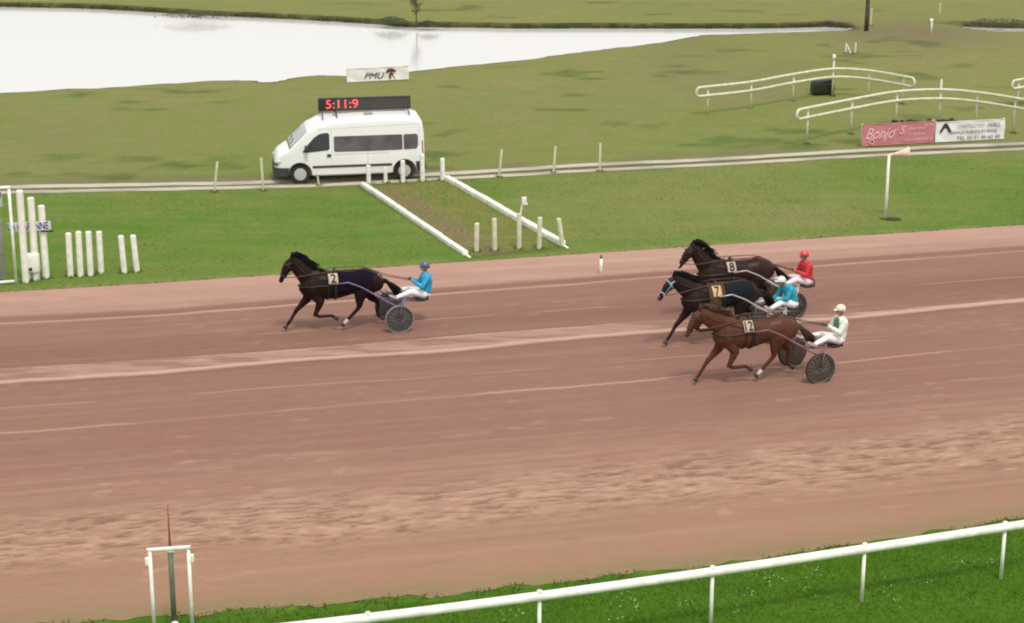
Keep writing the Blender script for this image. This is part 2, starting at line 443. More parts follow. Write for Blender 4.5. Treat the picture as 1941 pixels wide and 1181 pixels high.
ln = np.exp(-((L5 + .1 * wig(.8, 21)) / .05) ** 2) * (.35 + .65 * sstep(.36, .52, fbm(TX * .4, TY * 0 + 2, 23, 2))); pale += .58 * ln; hgt += .012 * ln
ln = np.exp(-((L6 + .25 * wig(.5, 24)) / .10) ** 2) * sstep(.5, .66, fbm(TX * 1.6, TY * 5, 25, 3)); pale += .22 * ln
# fine tyre and harrow lines through the middle of the track
w = TY - .24 * TX
fine = (vnoise(TX * .10, w * 5.5, 50) - .5) + .6 * (vnoise(TX * .25, w * 14, 51) - .5)
mid = sstep(.4, 1.5, Df) * sstep(.5, 2, Dn)
pale += .16 * fine * mid; hgt += .004 * fine * mid
dark_tone += .35 * np.exp(-((L3l + 1.2) / 1.6) ** 2) + .35 * np.exp(-((L2 - .2) / .7) ** 2)
# churned hoof band
band = np.exp(-(np.clip(np.abs(CH + .1 + .5 * wig(.3, 30)) - .55, 0, 9) / .75) ** 2)
hoof = fbm(TX * 3.3, w * 10.5, 60, 3); hoof2 = vnoise(TX * 5.2, w * 14, 61)
pits = sstep(.58, .68, hoof); lumps = sstep(.50, .36, hoof)
hgt += band * (.010 * lumps - .024 * pits + .008 * (hoof2 - .5)); pale += band * (.10 + .24 * lumps * sstep(.3, .6, hoof2)); dark_tone += band * 1.1 * pits
band2 = np.exp(-((CH + 1.6) / 1.1) ** 2) * .45
hgt += band2 * .04 * (hoof - .5); pale += band2 * .35 * (vnoise(TX * 1.5, w * 5, 62) - .3)
band3 = np.exp(-(L6 / .7) ** 2) * .35 * sstep(2, -10, TX) ; hgt += band3 * .05 * (hoof - .5); pale += band3 * .5 * (hoof - .45)
# scattered clods and scuffs everywhere
sc = fbm(TX * 1.7 + 40, w * 4.4, 66, 4); pale += .22 * sstep(.66, .80, sc) * mid * sstep(.45, .6, fbm(TX * .2, TY * .3, 67, 2)); dark_tone += .25 * sstep(.34, .22, sc) * mid; hgt += .008 * sc
hgt += .006 * (fbm(TX * 7, TY * 7, 68, 2) - .5)
dark_tone += .24 * sstep(6, 9, Dn) * sstep(1.0, 2.2, Df)
edgeN = np.exp(-(Dn / .50) ** 2) * (.5 + .8 * fbm(TX * 1.3, TY * 1.3, 93, 3))
TZ = .03 + hgt; TZ = TZ * sstep(0, .2, np.minimum(T, 1 - T) * 26) + .006
def sand_material():
    m, nt, b = newmat('track_sand', .95, .2)
    pa = attr(nt, 'pale').outputs['Fac']; da = attr(nt, 'dark_tone').outputs['Fac']; ed = attr(nt, 'edge').outputs['Fac']
    p = wpos(nt); ps = wpos(nt, .35, 2.0, 1, R(-13))
    n1 = noise(nt, .35, 4, .55, p); n2 = noise(nt, 2.2, 6, .65, ps); n3 = noise(nt, 30, 4, .7, p); n4 = noise(nt, 9, 5, .65, ps)
    base = ramp(nt, n1, [(.30, (.268, .134, .100)), (.5, (.272, .144, .111)), (.70, (.270, .158, .107))])
    base = mixc(nt, mrange(nt, n2, .3, .7, 0, .55), base, (.238, .126, .096))
    base = mixc(nt, attr(nt, 'warm').outputs['Fac'], base, (.300, .172, .108))
    gritty = mixc(nt, 1.0, mrange(nt, n3, .2, .8, .88, 1.13), mrange(nt, n4, .25, .75, .92, 1.08), 'MULTIPLY')
    base = mixc(nt, 1.0, base, gritty, 'MULTIPLY')
    base = mixc(nt, mathn(nt, 'MULTIPLY', pa, 1.0, True), base, (.59, .385, .30))
    base = mixc(nt, mathn(nt, 'MULTIPLY', da, .60, True), base, (.165, .082, .060))
    base = mixc(nt, mathn(nt, 'MULTIPLY', ed, mrange(nt, n4, .35, .55, 0, .9), True), base, (.19, .175, .075))
    nt.links.new(base, b.inputs['Base Color'])
    bumpn(nt, b, mathn(nt, 'ADD', n4, mathn(nt, 'MULTIPLY', n3, .3)), .4, .04); return m
wear = sstep(6.2, 0, np.abs(Dn - 3)) * .06
warm = sstep(8.5, 3, Dn) * (.55 + .6 * fbm(TX * .3, TY * .5, 95, 3))
track = npgrid('race_track', TX, TY, TZ, sand_material(), {'pale': np.clip(pale + wear, 0, 1), 'dark_tone': np.clip(dark_tone, 0, 1), 'edge': np.clip(edgeN, 0, 1), 'warm': np.clip(warm, 0, 1)})
tag(track, kind='structure')

# ---- service road: two pale wheel ruts
rx = np.arange(-60, 60, .12); RU, RT = np.meshgrid(rx, np.linspace(-.9, 1.9, 40))
ya, yb = yra(RU), yrb(RU)
RX, RY = RU, yb + (ya - yb) * RT
wgl = (fbm(RU * .25, RU * 0, 80, 3) - .5) * .22 + (fbm(RU * 1.1, RT * 2, 83, 3) - .5) * .16
gap_w = np.abs(ya - yb)
da = np.abs(RY - ya + wgl * .8) ; db = np.abs(RY - yb + wgl * .8)
rut = np.maximum(np.exp(-(np.clip(da - .20, 0, 9) / .12) ** 2), np.exp(-(np.clip(db - .17, 0, 9) / .12) ** 2))
patch = fbm(RU * .5, RY * 2, 81, 3); rut = rut * (.72 + .28 * sstep(.35, .55, patch))
soft = np.exp(-((RT - .5) / .62) ** 4) * (.35 + .5 * fbm(RU * .8, RY * 2.5, 82, 3))
def road_material():
    m, nt, b = newmat('service_road', .95, .2)
    r = attr(nt, 'rut').outputs['Fac']; s = attr(nt, 'soft').outputs['Fac']; p = wpos(nt)
    n = noise(nt, 12, 5, .65, p); n2 = noise(nt, 2, 4, .6, wpos(nt, .4, 1.5))
    mud = mixc(nt, n2, (.150, .115, .078), (.125, .125, .058)); stone = mixc(nt, n, (.40, .36, .28), (.56, .52, .42))
    col = mixc(nt, r, mud, stone); nt.links.new(col, b.inputs['Base Color'])
    al = mathn(nt, 'MAXIMUM', mathn(nt, 'MULTIPLY', r, 1.3), mathn(nt, 'MULTIPLY', s, mrange(nt, n, .35, .6, .2, 1.5)), True)
    nt.links.new(mathn(nt, 'MINIMUM', al, 1.0), b.inputs['Alpha']); bumpn(nt, b, n, .4, .04); return m
road = npgrid('dirt_road', RX, RY, np.full(RX.shape, .012) - .006 * rut, road_material(), {'rut': rut, 'soft': soft})
tag(road, kind='structure')

# ---- worn crossing between the two white ground rails
c4 = Gline([(660, 350), (858, 336), (1088, 474), (888, 496)])
PU, PV = np.meshgrid(np.linspace(0, 1, 90), np.linspace(0, 1, 160))
P0 = np.array([[c.x, c.y] for c in c4])
PX = (P0[0, 0] * (1 - PU) + P0[1, 0] * PU) * (1 - PV) + (P0[3, 0] * (1 - PU) + P0[2, 0] * PU) * PV
PY = (P0[0, 1] * (1 - PU) + P0[1, 1] * PU) * (1 - PV) + (P0[3, 1] * (1 - PU) + P0[2, 1] * PU) * PV
fade = sstep(0, .12, PU) * sstep(1, .88, PU) * sstep(0, .06, PV) * sstep(1, .93, PV)
mud = np.exp(-((PU - .26 - .1 * (fbm(PV * 4, PU * 0, 85, 2) - .5)) / .17) ** 2) * sstep(.02, .2, PV) * (.05 + 1.0 * fbm(PX * 1.2, PY * 1.2, 86, 3))
def path_material():
    m, nt, b = newmat('worn_path', .95, .2)
    f = attr(nt, 'fade').outputs['Fac']; s = attr(nt, 'mud').outputs['Fac']; p = wpos(nt)
    n = noise(nt, 9, 6, .7, p); n2 = noise(nt, 1.2, 5, .6, p)
    gr = mixc(nt, mrange(nt, n2, .35, .65), (.205, .185, .045), (.115, .17, .036))
    col = mixc(nt, mathn(nt, 'MULTIPLY', s, mrange(nt, n, .3, .6, .6, 1.2), True), gr, (.205, .140, .090))
    col = mixc(nt, 1.0, col, mrange(nt, n, .2, .8, .8, 1.2), 'MULTIPLY')
    nt.links.new(col, b.inputs['Base Color'])
    nt.links.new(mathn(nt, 'MULTIPLY', f, mrange(nt, n, .3, .55, .5, 1.), True), b.inputs['Alpha']); bumpn(nt, b, n, .5, .06); return m
path = npgrid('path', PX, PY, np.full(PX.shape, .008), path_material(), {'fade': fade, 'mud': np.clip(mud, 0, 1)})
tag(path, kind='structure')

# ---- grass blades (uncountable): lush foreground, mid verge tufts, track edges
def blades(name, pos, hh, ww, m, lean=.5):
    n = len(pos); a = rng.uniform(0, 2 * np.pi, n); ln = rng.uniform(0, lean, n) * hh; b = rng.uniform(0, 2 * np.pi, n)
    dx, dy = np.cos(a) * ww / 2, np.sin(a) * ww / 2
    v = np.zeros((n, 3, 3)); v[:, 0] = pos; v[:, 1] = pos; v[:, 2] = pos
    v[:, 0, 0] -= dx; v[:, 0, 1] -= dy; v[:, 1, 0] += dx; v[:, 1, 1] += dy
    v[:, 2, 0] += np.cos(b) * ln; v[:, 2, 1] += np.sin(b) * ln; v[:, 2, 2] += hh; v[:, :2, 2] -= .01
    me = bpy.data.meshes.new(name); me.vertices.add(n * 3); me.vertices.foreach_set('co', v.reshape(-1).astype(np.float32))
    me.loops.add(n * 3); me.loops.foreach_set('vertex_index', np.arange(n * 3, dtype=np.int32))
    me.polygons.add(n); me.polygons.foreach_set('loop_start', np.arange(0, n * 3, 3, dtype=np.int32)); me.update(calc_edges=True)
    at = me.attributes.new('tint', 'FLOAT', 'POINT'); at.data.foreach_set('value', np.repeat(rng.uniform(0, 1, n), 3).astype(np.float32))
    o = link(name, me, m, smooth=False); tag(o, kind='stuff'); return o
def blade_material(name, stops):
    m, nt, b = newmat(name, .8, .25); t = attr(nt, 'tint').outputs['Fac']
    n = noise(nt, 1.2, 4, .6, wpos(nt))
    n5 = noise(nt, 5, 4, .6, wpos(nt))
    f = mathn(nt, 'ADD', mathn(nt, 'MULTIPLY', t, .15), mathn(nt, 'ADD', mathn(nt, 'MULTIPLY', mrange(nt, n, .32, .68), .5), mathn(nt, 'MULTIPLY', mrange(nt, n5, .3, .7), .35)))
    cc = ramp(nt, f, stops); nt.links.new(cc, b.inputs['Base Color'])
    tr = nt.nodes.new('ShaderNodeBsdfTranslucent'); nt.links.new(cc, tr.inputs['Color']); ms = nt.nodes.new('ShaderNodeMixShader'); ms.inputs[0].default_value = .5
    nt.links.new(b.outputs[0], ms.inputs[1]); nt.links.new(tr.outputs[0], ms.inputs[2]); nt.links.new(ms.outputs[0], nt.nodes['Material Output'].inputs['Surface']); return m
M_bl_fore = blade_material('foreground_blades', [(0, (.042, .105, .004)), (.30, (.078, .165, .008)), (.58, (.110, .205, .018)), (1, (.20, .27, .075))])
M_bl_mid = blade_material('verge_blades', [(0, (.09, .14, .015)), (.35, (.125, .175, .03)), (.65, (.16, .185, .045)), (1, (.21, .19, .07))])
M_bl_edge = blade_material('edge_blades', [(0, (.05, .07, .015)), (.4, (.09, .115, .025)), (.7, (.13, .13, .04)), (1, (.20, .16, .07))])
n = 180000; bx = rng.uniform(-16, 21, n); by = ynear(bx) - rng.uniform(.05, 1, n) ** 1.1 * 7.5
k = by > 27.5; bx, by = bx[k], by[k]
o = blades('foreground_grass', np.stack([bx, by, bx * 0], -1), rng.uniform(.018, .045, len(bx)), rng.uniform(.015, .035, len(bx)), M_bl_fore, 1.2)
tag(o, 'lush green grass blades in front of the thick white rail', 'grass')
n = 72000; bx = rng.uniform(-26, 32, n); t_ = rng.uniform(0, 1, n); by = yfar(bx) + .1 + t_ * (yrb(bx) - .4 - yfar(bx))
k = vnoise(bx * .9, by * .9, 33) + rng.uniform(-.3, .3, n) > .45
cr = np.array([inside(np.array([0.]), np.array([0.]), c4)])
k &= ~inside(bx, by, c4)
bx, by = bx[k], by[k]
o = blades('verge_grass', np.stack([bx, by, bx * 0], -1), rng.uniform(.012, .035, len(bx)), rng.uniform(.02, .045, len(bx)), M_bl_mid, 1.4)
tag(o, 'short mown grass between the dirt road and the sand track', 'grass')
n = 9000; bx = rng.uniform(-26, 32, n); s_ = rng.uniform(0, 1, n) < .6
by = np.where(s_, ynear(bx) + rng.normal(-.05, .16, n), yfar(bx) + rng.normal(-.02, .12, n))
cl = vnoise(bx * 2.1, by * 0, 34) > .36; bx, by = bx[cl], by[cl]
o = blades('track_edge_grass', np.stack([bx, by, bx * 0 + .02], -1), rng.uniform(.01, .035, len(bx)), rng.uniform(.02, .05, len(bx)), M_bl_edge, 1.5)
tag(o, 'rough tufts of dry grass along both edges of the sand track', 'grass')
# reeds and rough growth on the ponds' banks
M_reed = blade_material('bank_growth', [(0, (.055, .060, .022)), (.5, (.10, .10, .036)), (1, (.17, .15, .065))])
pts = []
for pl in (pond, pond2):
    ring = pl + [pl[0]]
    for a, b in zip(ring[:-1], ring[1:]):
        L = (b - a).length
        for i in range(int(L * 80)):
            t = random.random(); q = a.lerp(b, t); pts.append((q.x + random.gauss(0, .12), q.y + random.gauss(.05, .16), WZ + .05))
pts = np.array(pts); k = (vnoise(pts[:, 0] * .5, pts[:, 1] * .5, 44) + rng.uniform(-.25, .25, len(pts)) > np.where(pts[:, 1] > 105, .30, .62)) & (np.abs(pts[:, 0]) < 60)
yhi1, yhi2 = ycurve(pond[:19]), ycurve(pond2[:4])
k &= np.where(pts[:, 0] < 24.5, pts[:, 1] > (ylow1(pts[:, 0]) + yhi1(pts[:, 0])) / 2, pts[:, 1] > (ylow2(pts[:, 0]) + yhi2(pts[:, 0])) / 2)
pts = pts[k]
o = blades('bank_grass', pts, np.where(pts[:, 1] > 105, rng.uniform(.06, .24, len(pts)), rng.uniform(.03, .12, len(pts))), rng.uniform(.05, .12, len(pts)), M_reed, .9)
tag(o, 'dark rough grass growing along the edge of the pond', 'grass')
# daisies
dz = MB()
clusters = [G(x, y) for x, y in ((965, 1170), (985, 1160), (1450, 1105), (1475, 1102), (1420, 1130), (1530, 1127), (1550, 1085), (1560, 1095), (1675, 1110), (1820, 1065), (1815, 1072), (1880, 1070), (1865, 1078),
            (1190, 1145), (1205, 1153), (1150, 1168), (1170, 1176), (1290, 1150), (1380, 1140), (1395, 1165), (1740, 1108), (1700, 1140))]
for c in clusters:
    for i in range(random.randint(3, 9)):
        x, y = c.x + random.gauss(0, .10), c.y + random.gauss(0, .14); z = random.uniform(.05, .09); r = random.uniform(.007, .013)
        dz.add([(x + r * math.cos(q * math.pi / 3), y + r * math.sin(q * math.pi / 3), z + random.uniform(-.004, .004)) for q in range(6)] + [(x, y, z + .006)], [[q, (q + 1) % 6, 6] for q in range(6)])
o = dz.build('daisies', mat('daisy_petals', (.55, .66, .42), .7, emit=None), smooth=False)
tag(o, 'small white daisies sprinkled through the foreground grass', 'daisies', kind='stuff')

# ================================================================== POSTS, RAILS, STAKES
M_white = mat('white_plastic', (.85, .86, .76), .45, bump=.15, bscale=30, var=.17, vscale=4.5)
M_cream = mat('cream_paint', (.66, .66, .50), .55, bump=.2, bscale=25, var=.18, vscale=4)
M_stake = mat('pale_stake', (.60, .60, .40), .6, var=.15)
M_black = mat('black_rubber', (.018, .018, .017), .6, bump=.2, bscale=50)
M_dark = mat('dark_metal', (.03, .03, .03), .4)
M_galv = mat('galvanised', (.42, .42, .40), .4, metal=.6)

FEET = []
def upright(name, px, yb, yt, r, m, label, cat='post', group=None, top_px=None, flat=False, cap=True, seg=14):
    """a post whose foot and head are measured in the photograph; stands at its foot"""
    p = G(px, yb); h = height_at(p, yt); FEET.append((p.x, p.y, r))
    dx = 0.0
    if top_px is not None:
        q = G(top_px, yt, h); dx = q.x - p.x
    mb = MB()
    if flat:
        ang = math.atan2(dx, h); rot = Matrix.Rotation(ang, 3, 'Y')
        mb.bbox((dx / 2, 0, h / 2 - .02), (2 * r, r * .9, h + .04), .012, rot)
    else:
        k = 6; pts = [(dx * i / k, 0, -.05 + (h + .05) * i / k) for i in range(k + 1)]; rr = [r] * (k + 1)
        if cap: pts += [(dx, 0, h + r * .25)]; rr += [r * .75]
        mb.tube(pts, rr, seg)
    o = mb.build(name, m, loc=(p.x, p.y, 0), sharp=40)
    return tag(o, label, cat, group)

# flat topped white marker posts
grpA = 'white marker posts left of the crossing'
names = ['first', 'second', 'third', 'fourth']
for i, (x, yb, yt) in enumerate([(134, 524, 443), (153, 523.5, 440), (172, 522, 440), (192, 518, 440)]):
    upright('marker_post', x, yb, yt, .088, M_white, 'cream post, %s from the left in the row of four left of the crossing' % names[i], 'post', grpA, top_px=x - 4.5)
upright('marker_post', 236, 517, 448, .085, M_white, 'cream white post, left one of the pair standing apart right of the row of four', 'post', grpA, top_px=229)
upright('marker_post', 260, 515, 447, .085, M_white, 'cream white post, right one of the pair standing apart right of the row of four', 'post', grpA, top_px=252)
grpT = 'tall white posts behind the name board'
upright('tall_post', 49, 535, 362, .10, M_white, 'tallest of the three thick white posts behind the blue lettered board', 'post', grpT, top_px=37)
upright('tall_post', 69, 531, 376, .10, M_white, 'middle thick white post behind the blue lettered board, behind the small white box', 'post', grpT, top_px=58)
upright('tall_post', 88, 527, 391, .10, M_white, 'shortest and rightmost thick white post behind the blue lettered board', 'post', grpT, top_px=78)
grpC = 'white posts along the far end of the crossing'
for x, yb, yt, r, s in [(699, 348, 314, .08, 'leftmost white post in front of the van side'), (731, 347, 318, .068, 'shorter second white post in front of the van side'),
                        (764, 346, 305, .082, 'white post in front of the van rear wheel'), (801, 344, 294, .085, 'tallest white post, at the van rear corner'),
                        (839, 342, 301, .082, 'white post just right of the van at the head of the right ground rail')]:
    upright('crossing_post', x, yb, yt, r, M_white, s, 'post', grpC)
grpD = 'white posts along the near end of the crossing'
for x, yb, yt, tp, s in [(903, 477, 424, 904, 'leftmost and shortest post on the worn ground of the crossing'), (938, 476, 415, 937, 'second post on the worn ground of the crossing'),
                         (1022, 472, 413, 1023.5, 'post crossing in front of the right ground rail, right of the one with the box'), (1067, 467, 415, 1059, 'leftward leaning post at the near end of the right ground rail')]:
    upright('crossing_post', x, yb, yt, .075, M_cream, s, 'post', grpD, top_px=tp)
# the one that carries a thin rod and a small box
p = G(984, 472.5); t = empty('box_post', p, 0, 'white post carrying a thin rod with a small white box on top', 'post')
h1 = height_at(p, 405); h2 = height_at(p, 376)
MB().tube([(0, 0, -.05), (0, 0, h1)], .075, 14).build('post', M_cream, t, sharp=40)
MB().tube([(.01, 0, h1 - .35), (.06, 0, h1 + .1), (.12, 0, h2)], .025, 8).build('rod', M_white, t)
MB().bbox((.15, 0, h2 - .08), (.15, .10, .24), .015).bbox((.21, 0, h2 - .17), (.10, .08, .06), .01).build('box', M_white, t)

# thin stakes along the service road
grpS = 'thin pale stakes along the dirt road'
for x, yb, yt, tp, s in [(406, 364, 306, 412, 'thin pale stake leaning right, farthest left along the dirt road'), (499, 362, 299, 495, 'thin pale stake leaning left, just ahead of the van'),
                         (605, 352, 334, 602, 'short pale stake in front of the van side'), (946, 336, 283, 951, 'thin pale stake leaning right, first one right of the crossing'),
                         (1049, 328, 277, 1053, 'thin pale stake leaning right, second one right of the crossing'), (1137, 325, 271, 1138, 'thin pale stake, third and last one right of the crossing')]:
    upright('road_stake', x, yb, yt, .042 if x != 605 else .03, M_stake, s, 'stake', grpS, top_px=tp, flat=True)
# small marker at the sand edge, black head
p = G(1139, 524); t = empty('edge_marker', p, 0, 'small pale stake with a dark head standing on the sand shoulder', 'stake'); h = height_at(p, 484)
MB().tube([(0, 0, -.03), (0, 0, h * .84)], .045, 10).build('stick', M_white, t); MB().tube([(0, 0, h * .84), (0, 0, h)], [.035, .035], 10).build('head', mat('marker_grey', (.12, .12, .08), .7), t)
# far field stakes
grpF = 'three white stakes far out on the grass'
upright('field_stake', 1603, 101, 82, .035, M_white, 'left upright stake of the three forming an N beyond the curved rails', 'stake', grpF)
upright('field_stake', 1614, 103, 84, .035, M_white, 'slanting middle stake of the three forming an N beyond the curved rails', 'stake', grpF, top_px=1605)
upright('field_stake', 1621, 101, 81, .035, M_white, 'right upright stake of the three forming an N beyond the curved rails', 'stake', grpF)
p = G(1765, 65); t = empty('capped_stake', p, 0, 'far white stake with a round cap in the gap between the ponds', 'stake'); h = height_at(p, 37)
MB().tube([(0, 0, -.03), (0, 0, h)], .045, 10).build('stick', M_white, t); MB().bbox((-.03, 0, h - .05), (.20, .1, .2), .05).build('cap', M_white, t)
upright('far_stake', 1781, 28, 6, .05, M_stake, 'farthest thin pale stake, beyond the gap between the ponds', 'stake')
upright('far_stake', 1650, 48, 17, .06, M_stake, 'pale stake leaning right beside the dark tree trunk', 'stake', top_px=1652)

# pole with flared cone
p = G(1678, 416); t = empty('cone_pole', p, 0, 'thin white pole topped by a pale flared cone, alone on the right verge', 'pole'); h = height_at(p, 293)
MB().tube([(0, 0, -.05), (.0, 0, h * .5), (.0, 0, h)], [.055, .05, .045], 12).build('pole', M_white, t)
MB().tube([(0, 0, h - .02), (.10, 0, h + .02), (.2, 0, h + .02)], .03, 10).build('arm', M_white, t)
cn = MB(); prof = [(.12, .035), (.28, .075), (.45, .12), (.58, .17), (.64, .21)]
cn.tube([(x, 0, h + .0 + x * .10) for x, r in prof] + [(x, 0, h + x * .10) for x, r in reversed(prof)], [r for x, r in prof] + [r - .012 for x, r in reversed(prof)], 18, ref=(0, 1, 0), caps=False)
cn.build('cone', mat('faded_cone', (.72, .60, .46), .6, var=.15), t)
MB().ball((.25, -.02, .01), (.28, .2, .07)).build('tuft', mat('tuft_green', (.035, .05, .012), .9, bump=.8, bscale=20), t)

# lying white ground rails either side of the crossing
def ground_rail(a, b, r0, r1, label, nseg):
    A, B = G(*a), G(*b); d = (B - A); L = d.length; t = empty('ground_rail', A, math.atan2(d.y, d.x), label, 'ground rail', 'white rails lying on the grass beside the crossing')
    for i in range(nseg):
        s0, s1 = L * i / nseg + .015, L * (i + 1) / nseg - .015
        y = random.uniform(-.02, .02); hh_ = r0 + (r1 - r0) * i / nseg; last = (i == nseg - 1)
        mbx = MB().bbox(((s0 + s1) / 2, y, hh_ * .5), (s1 - s0, hh_ * 1.25, hh_), .025, Matrix.Rotation(random.uniform(-.006, .006), 3, 'Z') @ Matrix.Rotation(random.uniform(-.008, .008), 3, 'Y'))
        if last: mbx.bbox((s1 + .18, y, .035), (.40, .08, .05), .02)
        mbx.build('segment', M_white, t, sharp=35)
ground_rail((688, 353), (882, 485), .15, .14, 'long white rail lying along the left side of the worn crossing', 9)
ground_rail((846, 341), (1068, 467), .17, .17, 'long white rail lying along the right side of the worn crossing', 10)

# foreground rail
bases = Gline([(3150, 905), (2770, 962), (2440, 1012), (2150, 1057), (1897, 1097.5), (1633, 1141), (1347, 1187), (1022, 1236), (700, 1280), (350, 1322), (0, 1362)])
t = empty('white_rail_fence', bases[4], 0, 'thick white rail on thin posts along the foreground grass', 'rail fence')
o0 = bases[4].copy(); tops = []
for (x, y), b in zip([(3150, 800), (2770, 855), (2440, 905), (2150, 955), (1909, 1002), (1643, 1043), (1360, 1089), (1027, 1136), (706, 1178), (350, 1224), (0, 1262)], bases):
    tops.append(b + Vector((0, 0, 1.0)))
def catmull(P, k=8):
    out = []
    for i in range(len(P) - 1):
        p0, p1, p2, p3 = P[max(i - 1, 0)], P[i], P[i + 1], P[min(i + 2, len(P) - 1)]
        for j in range(k):
            u = j / k; out.append(.5 * ((2 * p1) + (p2 - p0) * u + (2 * p0 - 5 * p1 + 4 * p2 - p3) * u * u + (3 * p1 - p0 - 3 * p2 + p3) * u ** 3))
    out.append(P[-1]); return out
rl = [p - o0 for p in catmull(tops, 8)]
MB().tube(rl, .079, 16).build('rail', M_white, t)
for b in bases:
    q = b - o0
    mb = MB().tube([q + Vector((0, 0, -.05)), q + Vector((0, 0, .93))], .033, 12); pt = mb.build('post', M_white, t)
    MB().tube([q + Vector((0, 0, 1.05)), q + Vector((0, 0, 1.10)), q + Vector((0, 0, 1.115))], [.05, .045, .02], 12).build('post_cap', M_white, pt)

# foreground pipe frame with green pole and red rod
pL = G(294, 1212); pR = G(366, 1206); t = empty('pipe_frame', (pL + pR) / 2, 0, 'white pipe goal-like frame in the near left grass', 'frame'); o0 = (pL + pR) / 2
hL = height_at(pL, 1043); hR = height_at(pR, 1037); M_pipe = mat('pinkish_white', (.80, .70, .62), .5)
M_pipe = M_white
for q, hh, sgn in ((pL - o0, hL, -1), (pR - o0, hR, 1)):
    lg = MB().tube([q + Vector((0, 0, -.05)), q + Vector((0, 0, hh - .02))], .031, 12).build('upright', M_pipe, t)
    MB().bbox(q + Vector((sgn * .055, 0, hh - .20)), (.06, .06, .14), .012).build('clamp', M_pipe, lg)
MB().tube([pL - o0 + Vector((-.05, 0, hL)), pR - o0 + Vector((.04, 0, hR))], .035, 12).build('crossbar', M_pipe, t)
p = G(331, 1188); h = height_at(p, 1040); t = empty('green_pole', p, 0, 'grey green pole with a thin red rod on top, inside the white pipe frame', 'pole')
MB().tube([(0, 0, -.05), (0, 0, h - .06)], .045, 14).build('pole', mat('grey_green_paint', (.13, .16, .11), .55, var=.3, vscale=5), t)
MB().bbox((0, 0, h - .02), (.13, .1, .09), .03).build('cap', M_white, t)
h3 = height_at(p, 957); MB().tube([(0, 0, h), (0, 0, h + .1), (0, 0, h3)], [.02, .02, .008], 8).build('rod', mat('red_rod', (.25, .04, .03), .5), t)
MB().ball((.02, -.06, .07), (.07, .06, .06)).build('foot_stone', M_white, t)

# curved double rails (obstacle wings)
def wing(name, base_px, hgt_, dz, ext, label, tall=None, capd=None):
    bs = Gline(base_px); o0 = bs[0].copy(); t = empty(name, o0, 0, label, 'curved rail', 'curved white double rails on the infield')
    P = [b - o0 for b in bs]; cv = catmull(P, 8)
    d0 = (cv[0] - cv[1]).normalized(); d1 = (cv[-1] - cv[-2]).normalized()
    cv = [cv[0] + d0 * ext] + cv + [cv[-1] + d1 * ext]
    up = [c + Vector((0, 0, hgt_)) for c in cv]; lo = [c + Vector((0, 0, hgt_ - dz)) for c in cv]
    def arc(c, d):
        return [c + d * (math.sin(a) * dz / 2) + Vector((0, 0, math.cos(a) * dz / 2)) for a in [math.pi * k / 8 for k in range(1, 8)]]
    loop = up + arc(cv[-1] + Vector((0, 0, hgt_ - dz / 2)), d1) + lo[::-1] + arc(cv[0] + Vector((0, 0, hgt_ - dz / 2)), d0)[::-1]
    MB().tube(loop, .058, 10, closed=True).build('rail_loop', M_cream, t)
    for i, q in enumerate(P):
        e = hgt_ + (.10 if tall is None or i != tall else .42)
        if tall is not None and i == tall:
            pp = MB().tube([q + Vector((0, .08, -.05)), q + Vector((0, .08, e))], .045, 10).build('post', M_cream, t)
            if capd: MB().tube([q + Vector((0, .08, e)), q + Vector((0, .08, e + .22))], .075, 10).build('post_cap', M_white, pp)
        else: MB().tube([q + Vector((0, .08, -.05)), q + Vector((0, .08, hgt_ + .03))], .042, 10).build('post', M_cream, t)
    return t
wing('curved_rail', [(1341, 219), (1423, 209), (1503, 193), (1578, 182), (1646, 186), (1711, 198)], 1.25, .38, .45, 'far arched white double rail, its left post nearest the pond, dark container under it', tall=3, capd=True)
wing('curved_rail', [(1529.5, 273), (1613, 255), (1698, 239), (1780, 235), (1850, 241), (1921, 253)], 1.45, .38, .55, 'near arched white double rail right behind the red and white banners', tall=3)
wing('curved_rail', [(1929, 200), (2010, 186), (2090, 179), (2170, 181), (2250, 190)], 1.15, .36, .35, 'white double rail cut off by the right edge of the photo')

# dark container under the far curved rail
p = G(1561, 180); t = empty('dark_container', p, R(8), 'dark green plastic container standing behind the far curved rail', 'container')
me = fuse(MB().bbox((0, .25, .30), (1.02, .62, .60), .12).bbox((0, .25, .60), (.92, .56, .16), .07), .03, 4)
link('tub', me, mat('dark_green_plastic', (.018, .024, .012), .5, bump=.3, bscale=12), t)
MB().bbox((.18, .02, .62), (.40, .14, .05), .02, Matrix.Rotation(R(-25), 3, 'Y')).build('flap', M_black, t); 
MB().bbox((.35, -.09, .35), (.24, .05, .3), .02).build('side_box', M_dark, t)

# name board and white box, end frame at far left
p0, p1 = G(24, 531), G(106, 527); mid_ = (p0 + p1) / 2; d = p1 - p0; zt = height_at(mid_, 419); zb = height_at(mid_, 436)
t = empty('name_board', (mid_.x, mid_.y - .12, 0), math.atan2(d.y, d.x), 'white board with dark blue lettering fixed across three tall white posts', 'sign')
MB().bbox((0, 0, (zt + zb) / 2), (d.length * .99, .03, zt - zb), .006).build('panel', mat('sign_white', (.62, .66, .68), .5), t)
put_text('lettering', 'LA GARENNE', .30, mat('sign_blue', (.02, .03, .12), .5), t, (-.03, -.018, (zt + zb) / 2), width=d.length * .93, bold=.004)
MB().bbox((d.length * .40, .03, zb - .03), (.35, .04, .05), .01).build('bracket', M_black, t)
p = G(64, 531); h = height_at(p, 480); t = empty('control_box', p - Vector((0, .05, 0)), 0, 'small white box on two short legs in front of the tall posts', 'box')
MB().bbox((0, 0, h - .27), (.42, .22, .54), .03).build('casing', M_white, t); MB().tube([(-.02, -.115, h - .43), (-.02, -.13, h - .43)], .05, 12).build('socket', M_black, t)
for s in (-.11, .12): MB().tube([(s, 0, -.04), (s, 0, h - .5)], .05, 10).build('leg', M_white, t)
